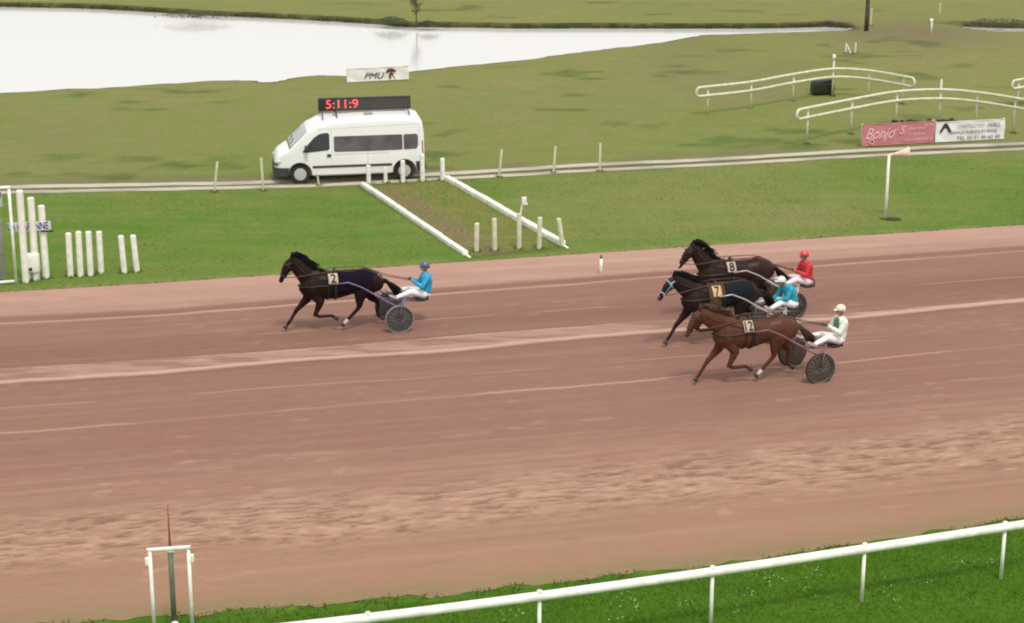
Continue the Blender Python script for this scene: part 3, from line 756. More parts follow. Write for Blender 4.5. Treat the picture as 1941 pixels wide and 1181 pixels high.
pL, pR = G(-22, 541), G(31, 537); t = empty('end_frame', (pL + pR) / 2, 0, 'slim white frame with a black figured plate, cut by the left edge', 'frame'); o0 = (pL + pR) / 2; hh = height_at(pR, 355)
for q in (pL - o0, pR - o0): MB().tube([q + Vector((0, 0, -.04)), q + Vector((0, 0, hh))], .042, 10).build('upright', M_white, t)
MB().tube([pL - o0 + Vector((-.05, 0, hh)), pR - o0 + Vector((.04, 0, hh))], .045, 10).build('crossbar', M_white, t)
MB().tube([pL - o0 + Vector((0, 0, .06)), pR - o0 + Vector((-.05, 0, .06))], .045, 10).build('sill_bar', M_white, t)
MB().bbox((-.10, 0, hh - .32), (.58, .02, .44), .005).build('plate', mat('plate_grey', (.45, .47, .44), .5), t)
put_text('figures', '2850', .26, M_black, t, (-.08, -.014, hh - .20)); put_text('figures', 'm', .30, M_black, t, (-.08, -.014, hh - .42))
MB().bbox((-.02, .1, 1.0), (.26, .06, 1.75), .02).build('grey_panel', mat('grey_panel', (.20, .23, .17), .6, var=.2), t)

for fx in ((1341, 219), (1423, 209), (1503, 193), (1578, 182), (1646, 186), (1711, 198), (1529.5, 273), (1613, 255), (1921, 253), (1678, 416), (984, 473)):
    q = G(*fx); FEET.append((q.x, q.y, .05))
ft = []
for x, y, r_ in FEET:
    for k_ in range(70):
        a = random.uniform(0, 6.28); d = r_ + abs(random.gauss(0, .07)); ft.append((x + math.cos(a) * d, y + math.sin(a) * d, 0))
ft = np.array(ft)
o = blades('post_foot_grass', ft, rng.uniform(.03, .10, len(ft)), rng.uniform(.015, .035, len(ft)), M_bl_mid, .7)
tag(o, 'longer uncut grass around the feet of the posts', 'grass')

# ================================================================== BANNERS AND SIGNS
def banner(pxL, ybL, pxR, ybR, ytop_mid, col, label, lines, thick=.03, extra=None, name='banner'):
    a, b = G(pxL, ybL), G(pxR, ybR); d = b - a; m_ = (a + b) / 2; h = height_at(m_, ytop_mid)
    t = empty(name, m_, math.atan2(d.y, d.x), label, 'banner' if name == 'banner' else 'sign')
    w = d.length
    nx, nz = 28, 6; v = []; f = []
    for s in (0, 1):
        for i in range(nx + 1):
            for j in range(nz + 1):
                x = -w / 2 + w * i / nx; z = .03 + (h - .03) * j / nz
                y = .012 * math.sin(x * 5.1 + j) + .010 * math.sin(x * 11 + 2 * j) + s * thick
                v.append((x, y, z))
    N_ = (nx + 1) * (nz + 1)
    for i in range(nx):
        for j in range(nz):
            q = i * (nz + 1) + j; f.append([q, q + nz + 1, q + nz + 2, q + 1]); f.append([N_ + q, N_ + q + 1, N_ + q + nz + 2, N_ + q + nz + 1])
    me = MB().add(v, f); me.box((0, thick / 2, h), (w, thick + .03, .02)); me.box((0, thick / 2, .035), (w, thick + .03, .02))
    me.build('sheet', mat(label[:12] + 'cloth', col, .6, var=.08, vscale=2), t)
    for s in (-1, 1): MB().tube([(s * (w / 2 - .03), .07, -.05), (s * (w / 2 - .03), .07, h + .03)], .035, 8).build('pole', M_cream, t)
    for (s, size, x, z, wd, m, sh) in lines:
        o = put_text('lettering', s, size, m, t, (x * w, -.028, z * h), width=wd * w if wd else None, shear=sh)
    return t, w, h
M_pink = mat('banner_pink', (.80, .50, .52), .6); M_ink = mat('banner_ink', (.03, .03, .035), .6); M_grey = mat('banner_grey', (.50, .50, .52), .6); M_grey2 = mat('banner_midgrey', (.22, .22, .24), .6)
t, w, h = banner(1633, 279, 1770, 271, 233, (.52, .20, .22), 'faded red banner with pink handwriting-style lettering beside the white banner', [
    ('Bonjo', .62, -.27, .56, .40, M_pink, .45), ('r S.', .46, .0, .66, .17, M_pink, .45), ('ARTISAN TRAITEUR', .14, .25, .70, .24, M_pink, 0), ('02 43', .16, .41, .86, .12, M_pink, 0),
    ('LOCATION', .14, .28, .45, .16, M_pink, 0), ('VENTE A EMPORTER 72', .14, .26, .2, .40, M_pink, 0)])
MB().tube([(-w * .42, -.03, h * .22), (-w * .36, -.03, h * .08), (-w * .33, -.03, h * .22), (-w * .36, -.03, h * .34), (-w * .42, -.03, h * .22)], .02, 6).build('flourish', M_pink, t)
t, w, h = banner(1772, 271, 1903, 264, 229, (.78, .78, .76), 'white banner with grey lettering and a black arch logo beside the red banner', [
    ('CONSTRUCTION', .22, .0, .76, .38, M_grey, 0), ('HALL', .24, .34, .76, .17, M_grey2, 0), ('TRAVAUX PUBLICS ET PRIVES', .18, .03, .46, .72, M_grey2, 0), ('TEL 02 51 46 60 30', .2, .12, .17, .62, M_grey2, 0)])
MB().prism([(-w * .45, h * .50), (-w * .385, h * .94), (-w * .345, h * .94), (-w * .27, h * .50), (-w * .315, h * .50), (-w * .345, h * .70), (-w * .385, h * .70), (-w * .415, h * .50)], -.034, -.026).build('logo', M_ink, t, smooth=False)
a = G(1700, 262); b = G(1830, 258); mb = MB()
for i in range(260):
    q = a.lerp(b, random.random()); r = random.uniform(.03, .09); q.z = random.uniform(.15, .50); q.y += random.uniform(.7, 1.3)
    mb.ball(q - a, (r, r, r * .8), 5, 4)
for i in range(14): q = a.lerp(b, random.random()); mb.tube([q - a + Vector((0, 1.1, 0)), q - a + Vector((random.uniform(-.1, .1), 1.1, .5))], .015, 5)
o = mb.build('low_hedge', mat('hedge_leaf', (.045, .040, .018), .9, var=.5, vscale=9), smooth=False, loc=a); tag(o, 'low dark brown brush just behind the top edge of the banners', 'hedge')
# pond-side sign
t, w, h = banner(658, 157, 775, 151, 128, (.80, .80, .77), 'white board with black italic letters and a small red horse emblem at the pond edge', [('PMU', .42, -.08, .40, .33, M_ink, .35)], name='pond_board')
em = MB(); cx_, cz_ = w * .205, h * .66
em.tube([(cx_ - .22, -.03, cz_ - .04), (cx_ - .12, -.03, cz_ + .08), (cx_ + .05, -.03, cz_ + .10), (cx_ + .24, -.03, cz_ + .02)], [.035, .075, .07, .04], 8)
em.tube([(cx_ + .05, -.03, cz_), (cx_ - .05, -.03, cz_ - .2), (cx_ - .03, -.03, cz_ - .36)], [.05, .06, .02], 8)
em.tube([(cx_ + .05, -.03, cz_ - .05), (cx_ + .13, -.03, cz_ - .22), (cx_ + .2, -.03, cz_ - .34)], [.04, .02, .015], 6)
em.build('emblem', mat('emblem_red', (.13, .03, .02), .6), t)

# ================================================================== TREES AND SHRUBS
M_bark = mat('bark', (.085, .075, .050), .9, bump=.6, bscale=14, var=.3); M_twig = mat('twigs', (.065, .060, .032), .9, var=.3)
def bare_tree(px, yb, ht, r, label, name, leaf_n=0, spread=.5, lean=0., name_cat='tree', start=.35):
    p = G(px, yb); t = empty(name, p, random.uniform(0, 6), label, name_cat); rr = random.Random(px)
    tr = MB(); pts = [Vector((lean * z / ht + .04 * math.sin(z * 2) * ht * .2, 0, z)) for z in [ht * k / 8 * .95 - .1 for k in range(9)]]
    tr.tube(pts, [r * (1 - .8 * k / 8) for k in range(9)], 10); tr.build('trunk', M_bark, t)
    cr = MB(); tips = []
    def br(a, d, L, rad, lvl):
        n = 4; P = [a.copy()]; q = a.copy(); dd = d.copy()
        for i in range(n):
            dd = (dd + Vector((rr.gauss(0, .18), rr.gauss(0, .18), rr.gauss(.06, .1)))).normalized(); q = q + dd * L / n; P.append(q.copy())
        cr.tube(P, [rad * (1 - .7 * i / n) for i in range(n + 1)], 5)
        tips.append(P[-1])
        if lvl > 0:
            for k in range(rr.randint(3, 4)):
                i = rr.randint(1, n); u = Vector((rr.gauss(0, 1), rr.gauss(0, 1), rr.gauss(.3, .5))).normalized()
                br(P[i], (dd * .7 + u * .8).normalized(), L * .55, rad * .45, lvl - 1)
    for k in range(12):
        z = ht * rr.uniform(start, .95); a = rr.uniform(0, 6.28); i = z / ht
        br(Vector((lean * i, 0, z)), Vector((math.cos(a), math.sin(a), rr.uniform(.4, 1.1))).normalized(), ht * spread * rr.uniform(.5, .8) * (1.15 - i * .6), r * .38, 2)
    if leaf_n:
        for i in range(leaf_n):
            c = rr.choice(tips) + Vector((rr.gauss(0, .12), rr.gauss(0, .12), rr.gauss(0, .1))) * ht * .15; s = rr.uniform(.02, .05)
            n1 = Vector((rr.gauss(0, 1), rr.gauss(0, 1), rr.gauss(0, 1))).normalized(); n2 = n1.orthogonal().normalized()
            cr.add([c - n1 * s, c + n2 * s * .6, c + n1 * s], [[0, 1, 2]])
    cr.build('crown', M_twig, t, smooth=False); return t
bare_tree(790, 48, 1.75, .06, 'thin bare sapling on the far bank with its reflection in the pond', 'sapling', 900, .45, .05)
bare_tree(1642, 57, 9.0, .14, 'dark trunk of a bare tree at the tip of the pond', 'bare_tree', 0, .4, .25, start=.42)
def shrub(px, yb, w, h, label, n=900, tone=(.09, .10, .04)):
    p = G(px, yb); rr = random.Random(px + 1); t = empty('shrub', p, 0, label, 'shrub', 'low shrubs on the pond banks'); st = MB(); cr = MB()
    for i in range(9):
        a = rr.uniform(0, 6.28); st.tube([(0, 0, -.05), (math.cos(a) * w * .2, math.sin(a) * w * .2, h * .45), (math.cos(a) * w * .4, math.sin(a) * w * .3, h * .85)], [.02, .013, .004], 5)
    for i in range(n):
        a = rr.uniform(0, 6.28); u = rr.random() ** .5; z = rr.random() ** .8
        c = Vector((math.cos(a) * w / 2 * u * (1.1 - z * .5), math.sin(a) * w / 3 * u, z * h * (1 - .5 * u * u))); s = rr.uniform(.025, .06)
        n1 = Vector((rr.gauss(0, 1), rr.gauss(0, 1), rr.gauss(0, .6))).normalized(); n2 = n1.orthogonal().normalized()
        cr.add([c - n1 * s, c + n2 * s * .6, c + n1 * s, c - n2 * s * .6], [[0, 1, 2, 3]])
    st.build('stems', M_bark, t); cr.build('foliage', mat('shrub_leaf%d' % px, tone, .9, var=.3, vscale=3), t, smooth=False)
shrub(742, 44, 2.4, .42, 'low dark green shrub on the far bank just left of the thin sapling', 900, (.06, .085, .035))
shrub(372, 31, 5.0, .30, 'long low shrub on the far bank toward the left of the pond', 900)
shrub(812, 48, 1.6, .30, 'small brown shrub on the far bank just right of the thin sapling', 500, (.06, .055, .03))
shrub(1570, 50, 1.3, .35, 'brownish shrub near the right tip of the pond', 400, (.06, .055, .035))
shrub(1900, 47, 5.5, .30, 'dark shrub row on the bank at the far right edge', 900, (.06, .06, .03))
#@@PART2
# ================================================================== VAN
M_vanw = mat('van_white', (.86, .86, .85), .28, coat=.5, var=.03, vscale=1.5)
M_glass = mat('dark_glass', (.05, .05, .055), .10, spec=.8); M_glass2 = mat('side_glass', (.125, .113, .118), .2, spec=.6, var=.35, vscale=1.7)  # mottled base colour of the side glass imitates reflections
M_wind = mat('windscreen_glass', (.36, .37, .36), .08, spec=1.0)
M_trim = mat('dark_trim', (.045, .045, .048), .6, bump=.1); M_tyre = mat('tyre_rubber', (.022, .022, .022), .85, bump=.3, bscale=30)
M_hub = mat('hubcap_grey', (.55, .55, .54), .4, metal=.3, var=.1)
vf, vr = G(570, 349), G(766, 341.5)
vd = (vr - vf).normalized(); van_rz = math.atan2(vd.y, vd.x)
VL, VW = 5.35, 1.96
nrm = Vector((-vd.y, vd.x, 0))
org = vf - vd * .88 + nrm * (VW / 2)
van = empty('minibus', (org.x, org.y, 0), van_rz, 'white high-roof minibus with a red digit display board on its roof', 'van')
topx = [0.0, .05, .16, .38, .50, .80, 1.12, 1.32, 1.62, 2.1, 3.5, 4.9, 5.18, 5.30, 5.35]
topz = [.80, .94, 1.08, 1.21, 1.28, 1.56, 1.87, 2.06, 2.22, 2.33, 2.38, 2.36, 2.31, 2.14, 1.9]
botx = [0.0, .06, .3, 5.0, 5.3, 5.35]; botz = [.42, .31, .26, .26, .30, .45]
hwx = [0.0, .05, .16, .38, .8, 1.4, 5.14, 5.29, 5.35]; hwy = [.62, .76, .86, .93, .97, .98, .98, .94, .88]
ztop = lambda x: float(np.interp(x, topx, topz)); zbot = lambda x: float(np.interp(x, botx, botz)); hw0 = lambda x: float(np.interp(x, hwx, hwy))
def hww(x, z): return hw0(x) - .11 * max(0, z - 1.05) / 1.35 * 1.0 - .03 * max(0, .6 - z) / .3
def vsec(x, n=7):
    """half section from the sill up and over to the centre line: (y, z)"""
    zt, zb = ztop(x), zbot(x); r = min(.26, (zt - zb) * .35) if x > 1.3 else min(.14, (zt - zb) * .3)
    P = [(hww(x, zb) - .12, zb)]
    for k in range(9): z = zb + .05 + (zt - r - zb - .05) * k / 8; P.append((hww(x, z), z))
    yb_ = hww(x, zt - r)
    for k in range(1, n + 1): a = math.pi / 2 * k / n; P.append((yb_ - r + r * math.cos(a), zt - r + r * math.sin(a) * .82))
    yl, zl = P[-1]
    for k in range(1, 5): u = k / 4; P.append((yl * (1 - u), zl + r * .18 * math.sin(u * math.pi / 2)))
    return P
xs_ = sorted(set(list(np.linspace(0, .5, 14)) + list(np.linspace(.5, 1.7, 20)) + list(np.linspace(1.7, 5.0, 24)) + list(np.linspace(5.0, VL, 9)) + [5.14, 5.29]))
mb = MB(); rings = []
for x in xs_:
    P = vsec(x); ring = [(x, -y, z) for y, z in P] + [(x, y, z) for y, z in P[-2::-1]]; rings.append(ring)
nR = len(rings[0]); v = [p for r_ in rings for p in r_]; f = []
for i in range(len(rings) - 1):
    for j in range(nR): f.append([i * nR + j, i * nR + (j + 1) % nR, (i + 1) * nR + (j + 1) % nR, (i + 1) * nR + j])
f.append(list(range(nR))); f.append([(len(rings) - 1) * nR + j for j in range(nR)][::-1])
mb.add(v, f); body_me = mb.mesh()
WX = (.88, 4.62); cut = bpy.data.objects.new('cut', MB().tube([(WX[0], -1.3, .36), (WX[0], -.62, .36)], .41, 32).tube([(WX[1], -1.3, .36), (WX[1], -.62, .36)], .41, 32)
    .tube([(WX[0], .62, .36), (WX[0], 1.3, .36)], .41, 32).tube([(WX[1], .62, .36), (WX[1], 1.3, .36)], .41, 32).mesh()); C.objects.link(cut)
body_me = baked(body_me, [('BOOLEAN', dict(operation='DIFFERENCE', object=cut, solver='EXACT'))]); bpy.data.objects.remove(cut)
vb = link('body', body_me, M_vanw, van); body_me.set_sharp_from_angle(angle=R(38))
def side_panel(name, poly, m, parent, out=.007, side=-1, thick=.014, res=.12):
    """polygon in (x,z) laid on the van's side wall"""
    bm = bmesh.new(); vs_ = [bm.verts.new((x, 0, z)) for x, z in poly]; fc = bm.faces.new(vs_)
    bmesh.ops.triangulate(bm, faces=[fc])
    bmesh.ops.subdivide_edges(bm, edges=[e for e in bm.edges if e.calc_length() > res], cuts=3, use_grid_fill=False)
    bmesh.ops.triangulate(bm, faces=list(bm.faces))
    for q in bm.verts: q.co.y = side * (hww(q.co.x, q.co.z) + out)
    r_ = bmesh.ops.extrude_face_region(bm, geom=list(bm.faces))
    for q in [g for g in r_['geom'] if isinstance(g, bmesh.types.BMVert)]: q.co.y -= side * thick
    bmesh.ops.recalc_face_normals(bm, faces=bm.faces)
    me = bpy.data.meshes.new(name); bm.to_mesh(me); bm.free(); return link(name, me, m, parent, smooth=False)
for sd in (-1, 1):
    ft = side_panel('door_window', [(.98, 1.14), (1.03, 1.22), (1.20, 1.43), (1.42, 1.66), (1.62, 1.78), (1.88, 1.81), (1.95, 1.75), (1.95, 1.24), (1.88, 1.18), (1.12, 1.12)], M_glass, van, side=sd)
    side_panel('side_window', [(2.14, 1.12), (2.10, 1.16), (2.10, 1.63), (2.14, 1.67), (4.52, 1.67), (4.56, 1.63), (4.56, 1.16), (4.52, 1.12), (3.3, 1.11)], M_glass2, van, side=sd)
    side_panel('side_window', [(4.62, 1.12), (4.60, 1.16), (4.60, 1.63), (4.64, 1.67), (5.06, 1.67), (5.12, 1.62), (5.12, 1.26), (5.06, 1.14)], M_glass2, van, side=sd)
    for a_, b_ in ((1.33, 4.16), (5.06, 5.28)): side_panel('rub_strip', [(a_, .56), (b_, .56), (b_, .64), (a_, .64)], M_trim, van, out=.018, side=sd, thick=.03)
    M_gap = mat('panel_gap', (.22, .22, .22), .6)
    for poly in ([(2.02, .4), (2.028, .4), (2.028, 1.9), (2.02, 1.9)], [(1.00, 1.09), (1.008, 1.09), (1.20, .80), (1.19, .80)], [(3.30, .4), (3.308, .4), (3.308, 1.08), (3.30, 1.08)], [(5.17, .55), (5.178, .55), (5.178, 2.05), (5.17, 2.05)], [(2.04, 1.02), (4.1, 1.02), (4.1, 1.028), (2.04, 1.028)], [(1.5, 1.92), (5.1, 2.02), (5.1, 2.028), (1.5, 1.928)]):
        side_panel('panel_gap', poly, M_gap, van, side=sd, out=.002)
    side_panel('door_handle', [(1.85, .95), (1.99, .95), (1.99, 1.05), (1.85, 1.05)], M_trim, van, out=.03, side=sd, thick=.04)
    side_panel('sill', [(1.36, .27), (4.14, .27), (4.14, .35), (1.36, .35)], mat('sill_grey', (.42, .42, .42), .5), van, out=-.012, side=sd, thick=.01)
    side_panel('tail_lamp', [(5.27, .95), (5.315, .95), (5.30, 1.42), (5.255, 1.42)], mat('tail_red', (.30, .03, .02), .3), van, out=.004, side=sd)
    MB().bbox((1.12, sd * 1.10, 1.28), (.13, .18, .26), .05).build('mirror', M_trim, van)
    for x in WX:
        wt = MB().tube([(x, sd * .92, .345), (x, sd * .945, .345), (x, sd * .925, .345), (x, sd * .72, .345)], [.27, .32, .345, .335], 32, ref=(1, 0, 0)).build('wheel', M_tyre, van, sharp=50)
        hb = MB().tube([(x, sd * .93, .345), (x, sd * .955, .345), (x, sd * .965, .345)], [.225, .215, .08], 28, ref=(1, 0, 0))
        for k in range(8): a = k * math.pi / 4; hb.box((x + .15 * math.cos(a), sd * .958, .345 + .15 * math.sin(a)), (.035, .012, .035))
        hb.build('hubcap', M_hub, wt, sharp=30)
    # arch liner
    for x in WX: MB().tube([(x + .40 * math.cos(a), sd * .965, .36 + .40 * math.sin(a)) for a in [R(q) for q in range(-5, 186, 10)]], [(.03, .022)] * 20, 8, ref=(0, 1, 0)).build('arch_trim', M_trim, van)
# bumpers
def nose_band(name, z0, z1, x1, m, out, z_shift=0):
    mb = MB(); n = 26; rows = []
    for k in range(n + 1):
        u = -1 + 2 * k / n; yy = u * hw0(x1)
        # plan outline of the nose
        a = abs(u); yy = u * hw0(x1); x = float(np.interp(abs(yy), [0, .45, .62, .76, .86, .93], [0, 0, .012, .05, .16, .38]))
        rows.append((x - out, u * (hw0(x1) + out)))
    v = []; 
    for x, y in rows: v += [(x, y, z0), (x, y, z1), (x + .12, y * .9, z1 + .01), (x + .12, y * .9, z0 - .01)]
    f = []
    for k in range(n):
        for j in range(4): f.append([k * 4 + j, k * 4 + (j + 1) % 4, (k + 1) * 4 + (j + 1) % 4, (k + 1) * 4 + j])
    f.append([0, 1, 2, 3]); f.append([n * 4 + j for j in range(4)])
    mb.add(v, f); return mb.build(name, m, van, sharp=40)
nose_band('front_bumper', .28, .58, .44, M_trim, .035)
for _s in (-1, 1): side_panel('bumper_side', [(.10, .30), (.47, .30), (.47, .50), (.50, .57), (.48, .59), (.06, .58)], M_trim, van, out=.022, side=_s, thick=.03)
nose_band('grille', .66, .73, .10, M_trim, .02)
MB().bbox((5.32, 0, .50), (.18, 1.90, .26), .05).build('rear_bumper', M_trim, van)
side_panel('rear_skirt', [(5.06, .32), (5.33, .32), (5.33, .68), (5.03, .68)], M_trim, van, out=.012, side=-1, thick=.03); side_panel('rear_skirt', [(5.06, .32), (5.33, .32), (5.33, .68), (5.03, .68)], M_trim, van, out=.012, side=1, thick=.03)
for sd in (-1, 1):
    hl = MB().ball((.14, sd * .74, .80), (.16, .17, .11), 14, 8).build('headlight', mat('headlight_glass', (.55, .56, .55), .12, spec=.9), van)
# windscreen following the body surface
mb = MB(); v = []; f = []; wx = [.52, .62, .75, .9, 1.04, 1.16]; nu = 13
for x in wx:
    P = vsec(x); k0 = 10; half = P[k0 + 2:]; L_ = [(x, -y, z) for y, z in half] + [(x, y, z) for y, z in half[-2::-1]]; n_ = len(L_)
    v += [(a - .006, b, c + .006) for a, b, c in L_]
for i in range(len(wx) - 1):
    for j in range(n_ - 1): f.append([i * n_ + j, i * n_ + j + 1, (i + 1) * n_ + j + 1, (i + 1) * n_ + j])
mb.add(v, f); ws = mb.mesh(); ws = baked(ws, [('SOLIDIFY', dict(thickness=.006, offset=0))]); link('windscreen', ws, M_wind, van)
MB().tube([(.60, -.5, 1.39), (.72, -.1, 1.51)], .012, 6).tube([(.60, .1, 1.39), (.72, .5, 1.51)], .012, 6).build('wiper', M_black, van)
# roof rack and display board
for x in (1.75, 2.25, 4.85): MB().tube([(x, -.72, 2.24), (x, -.70, 2.43), (x, .70, 2.43), (x, .72, 2.24)], .02, 8).build('rack_bar', M_black, van)
bd = MB().bbox((3.32, 0, 2.67), (3.32, .20, .45), .015).build('display_board', mat('board_black', (.020, .019, .016), .5), van, sharp=30)
MB().box((3.32 + .24, -.104, 2.67), (2.78, .008, .36)).build('screen', mat('board_screen', (.055, .052, .048), .45, bump=.15, bscale=60), bd, smooth=False)
M_led = mat('red_led', (.5, .03, .04), .5, emit=(1, .12, .14), estr=1.15)
put_text('digits', '5:11:9', .44, M_led, bd, (2.50, -.125, 2.67), width=1.16, bold=.0)
MB().bbox((3.3, 0, 2.40), (3.0, .08, .10), .01).bbox((2.2, -.35, 2.36), (.12, .12, .10), .02).bbox((3.4, -.45, 2.39), (.3, .2, .06), .02).build('board_mount', mat('mount_grey', (.35, .33, .31), .5), van)

# ================================================================== HORSES, SULKIES, DRIVERS
M_hoof = mat('hoof', (.035, .03, .026), .6); M_sock = mat('white_sock', (.55, .48, .42), .8)
M_alu = mat('shaft_silver', (.42, .40, .44), .35, metal=.5); M_spoke = mat('spoke_dark', (.17, .17, .18), .35, metal=.4); M_rim = mat('rim_dark', (.12, .12, .125), .4, metal=.3); M_mud = mat('muddy_tyre', (.26, .20, .165), .85, var=.3, vscale=5)
M_leather = mat('black_leather', (.015, .014, .014), .45)
M_plate = mat('number_cloth', (.55, .44, .34), .8, var=.15, vscale=7); M_digit = mat('number_ink', (.03, .012, .012), .7)
M_rein = mat('rein_brown', (.10, .055, .035), .6)

def coat_material(name, dark, light, black_top=.0):
    """horse coat: legs, head and mane side darker points, warmer flank"""
    m, nt, b = newmat(name, .42, .5)
    tc = nt.nodes.new('ShaderNodeTexCoord'); sp = nt.nodes.new('ShaderNodeSeparateXYZ'); nt.links.new(tc.outputs['Object'], sp.inputs[0])
    n = noise(nt, 2.2, 5, .6, tc.outputs['Object']); n2 = noise(nt, 40, 3, .6, tc.outputs['Object'])
    leg = mrange(nt, sp.outputs['Z'], .75, .45); leg.node.clamp = True
    f = mathn(nt, 'ADD', mathn(nt, 'MULTIPLY', leg, .75), mathn(nt, 'MULTIPLY', mrange(nt, n, .35, .65), .6), True)
    col = mixc(nt, f, light, dark); col = mixc(nt, 1.0, col, mrange(nt, n2, .3, .7, .88, 1.12), 'MULTIPLY')
    nt.links.new(col, b.inputs['Base Color']); b.inputs['Specular IOR Level'].default_value = .16; nt.links.new(mrange(nt, n, .35, .65, .30, .62), b.inputs['Roughness']); bumpn(nt, b, n2, .15, .01); return m

def build_horse(root, coat, mane_m, num, dh=(0, 0), hx=0., blanket=None, cloth=None, snout=None, bridle_m=None, plate_dx=0., plate_m=None, sock=True, pad_m=None, ears_hood=None):
    """local frame: nose toward -x, near side -y. dh moves the head (x, z)."""
    dx, dz = dh
    b = MB(); Yv = (0, 1, 0)
    b.tube([(-.76, 0, 1.27), (-.66, 0, 1.24), (-.48, 0, 1.25), (-.15, 0, 1.245), (.25, 0, 1.225), (.60, 0, 1.25), (.90, 0, 1.29), (1.13, 0, 1.24), (1.31, 0, 1.15), (1.40, 0, 1.10)],
           [(.07, .10), (.17, .25), (.235, .35), (.28, .375), (.295, .345), (.262, .285), (.285, .31), (.255, .28), (.17, .20), (.07, .09)], 20, ref=Yv)
    for s in (-1, 1):
        b.ball((-.44, s * .13, 1.22), (.17, .135, .26), 14, 10); b.ball((1.02, s * .13, 1.19), (.24, .155, .27), 14, 10); b.ball((.80, s * .15, 1.04), (.13, .10, .17), 12, 8); b.ball((-.36, s * .14, .98), (.13, .09, .13), 12, 8)
    wth = [(.10, 0, 1.50), (-.05, 0, 1.56), (-.3, 0, 1.54)]; b.tube(wth, [(.06, .08), (.08, .10), (.09, .10)], 10, ref=Yv)
    N0, N1, N2, N3, N4 = Vector((-.34, 0, 1.40)), Vector((-.56, 0, 1.50)), Vector((-.72 + dx * .5, 0, 1.70 + dz * .5)), Vector((-.86 + dx * .85, 0, 1.87 + dz * .85)), Vector((-.97 + dx, 0, 1.975 + dz))
    b.tube([N0, N1, N2, N3, N4], [(.20, .32), (.145, .255), (.110, .215), (.090, .175), (.08, .125)], 16, ref=Yv)
    P = Vector((-.99 + dx, 0, 1.95 + dz)); hd = Vector((-.42 + hx, 0, -.86)).normalized()
    hp = [P - hd * .06, P + hd * .04, P + hd * .16 + Vector((.02, 0, 0)), P + hd * .28, P + hd * .40, P + hd * .50, P + hd * .58, P + hd * .615]
    b.tube(hp, [(.05, .06), (.085, .105), (.095, .135), (.080, .115), (.060, .082), (.052, .066), (.055, .060), (.03, .035)], 14, ref=Yv)
    for s in (-1, 1):
        e = P - hd * .03; b.tube([e + Vector((.02, s * .055, .02)), e + Vector((.03, s * .075, .10)), e + Vector((.045, s * .08, .165))], [(.028, .022), (.03, .016), (.006, .006)], 8)
        b.ball(P + hd * .15 + Vector((-.04, s * .085, .02)), .026, 8, 6); b.ball(P + hd * .57 + Vector((-.03, s * .035, 0)), .022, 8, 6)
    # legs: near folded fore, far extended fore, near hind under the belly, far hind pushing back
    yf, yh = .13, .15
    foldf = [(-.42, -yf * .8, 1.22), (-.38, -yf, 1.02), (-.26, -yf * 1.05, .83), (-.34, -yf, .64), (-.41, -yf, .50), (-.30, -yf, .455), (-.04, -yf, .455), (.03, -yf, .45), (.11, -yf, .40)]
    rf = [(.10, .17), (.10, .16), (.085, .12), (.064, .076), (.058, .064), (.046, .050), (.038, .043), (.043, .047), (.036, .04)]
    extf = [(-.46, yf * .8, 1.22), (-.50, yf, 1.03), (-.58, yf * 1.05, .86), (-.74, yf, .70), (-.84, yf, .60), (-.90, yf, .51), (-1.0, yf, .345), (-1.045, yf, .28), (-1.115, yf, .19)]
    hindf = [(.95, -yh * .8, 1.22), (.84, -yh, 1.06), (.78, -yh * 1.1, .93), (.76, -yh * 1.05, .78), (.755, -yh, .66), (.70, -yh, .575), (.49, -yh, .37), (.43, -yh, .305), (.345, -yh, .22)]
    rh = [(.15, .26), (.14, .24), (.11, .165), (.085, .11), (.058, .074), (.050, .058), (.040, .044), (.045, .048), (.037, .04)]
    hindb = [(1.05, yh * .8, 1.20), (1.06, yh, 1.02), (1.02, yh * 1.1, .92), (1.14, yh * 1.05, .78), (1.27, yh, .68), (1.30, yh, .60), (1.27, yh, .36), (1.30, yh, .29), (1.38, yh, .23)]
    legs = [(foldf, rf), (extf, rf), (hindf, rh), (hindb, rh)]
    for pts, rr in legs: b.tube(pts, rr, 12, ref=Yv)
    me = fuse(b, .019, 5, .5); body = link('body', me, coat, root); me.shade_smooth()
    for i, (pts, rr) in enumerate(legs):
        a, c = Vector(pts[-2]), Vector(pts[-1]); d = (c - a).normalized()
        MB().tube([c - d * .02, c + d * .03, c + d * .085], [.040, .052, .062], 12, ref=Yv).build('hoof', M_hoof, root)
        if sock and i == 2:
            MB().tube([a - d * .02, a + d * .02, c - d * .02, c + d * .03], [.050, .053, .046, .044], 10, ref=Yv).build('sock', M_sock, root)
    # eyes
    for s in (-1, 1): MB().ball(P + hd * .15 + Vector((-.045, s * .100, .02)), .016, 8, 6).build('eye', M_leather, root)
    # mane: many locks blown back from the crest
    mn = MB(); rr_ = random.Random(num * 7 + 1)
    crest = [(N4 + Vector((.02, 0, .09))), N3 + Vector((.10, 0, .10)), N2 + Vector((.15, 0, .12)), N1 + Vector((.14, 0, .19)), Vector((-.22, 0, 1.62))]
    for k in range(150):
        u = rr_.random() * 3.999; i = int(u); q = crest[i].lerp(crest[i + 1], u - i); L = rr_.uniform(.12, .26) * (1.3 if u < 2.6 else .7)
        s = rr_.uniform(-1, 1); w = rr_.uniform(.010, .022)
        p1 = q + Vector((L * .40, s * .05, L * .38)); p2 = q + Vector((L * rr_.uniform(.8, 1.1), s * .10, L * rr_.uniform(-.30, .22)))
        mn.tube([q - Vector((.03, 0, .05)), q + Vector((.02, s * .02, .03)), p1, p2], [(w, w * 1.3), (w * 1.2, w * 1.3), (w, w), (.003, .003)], 5)
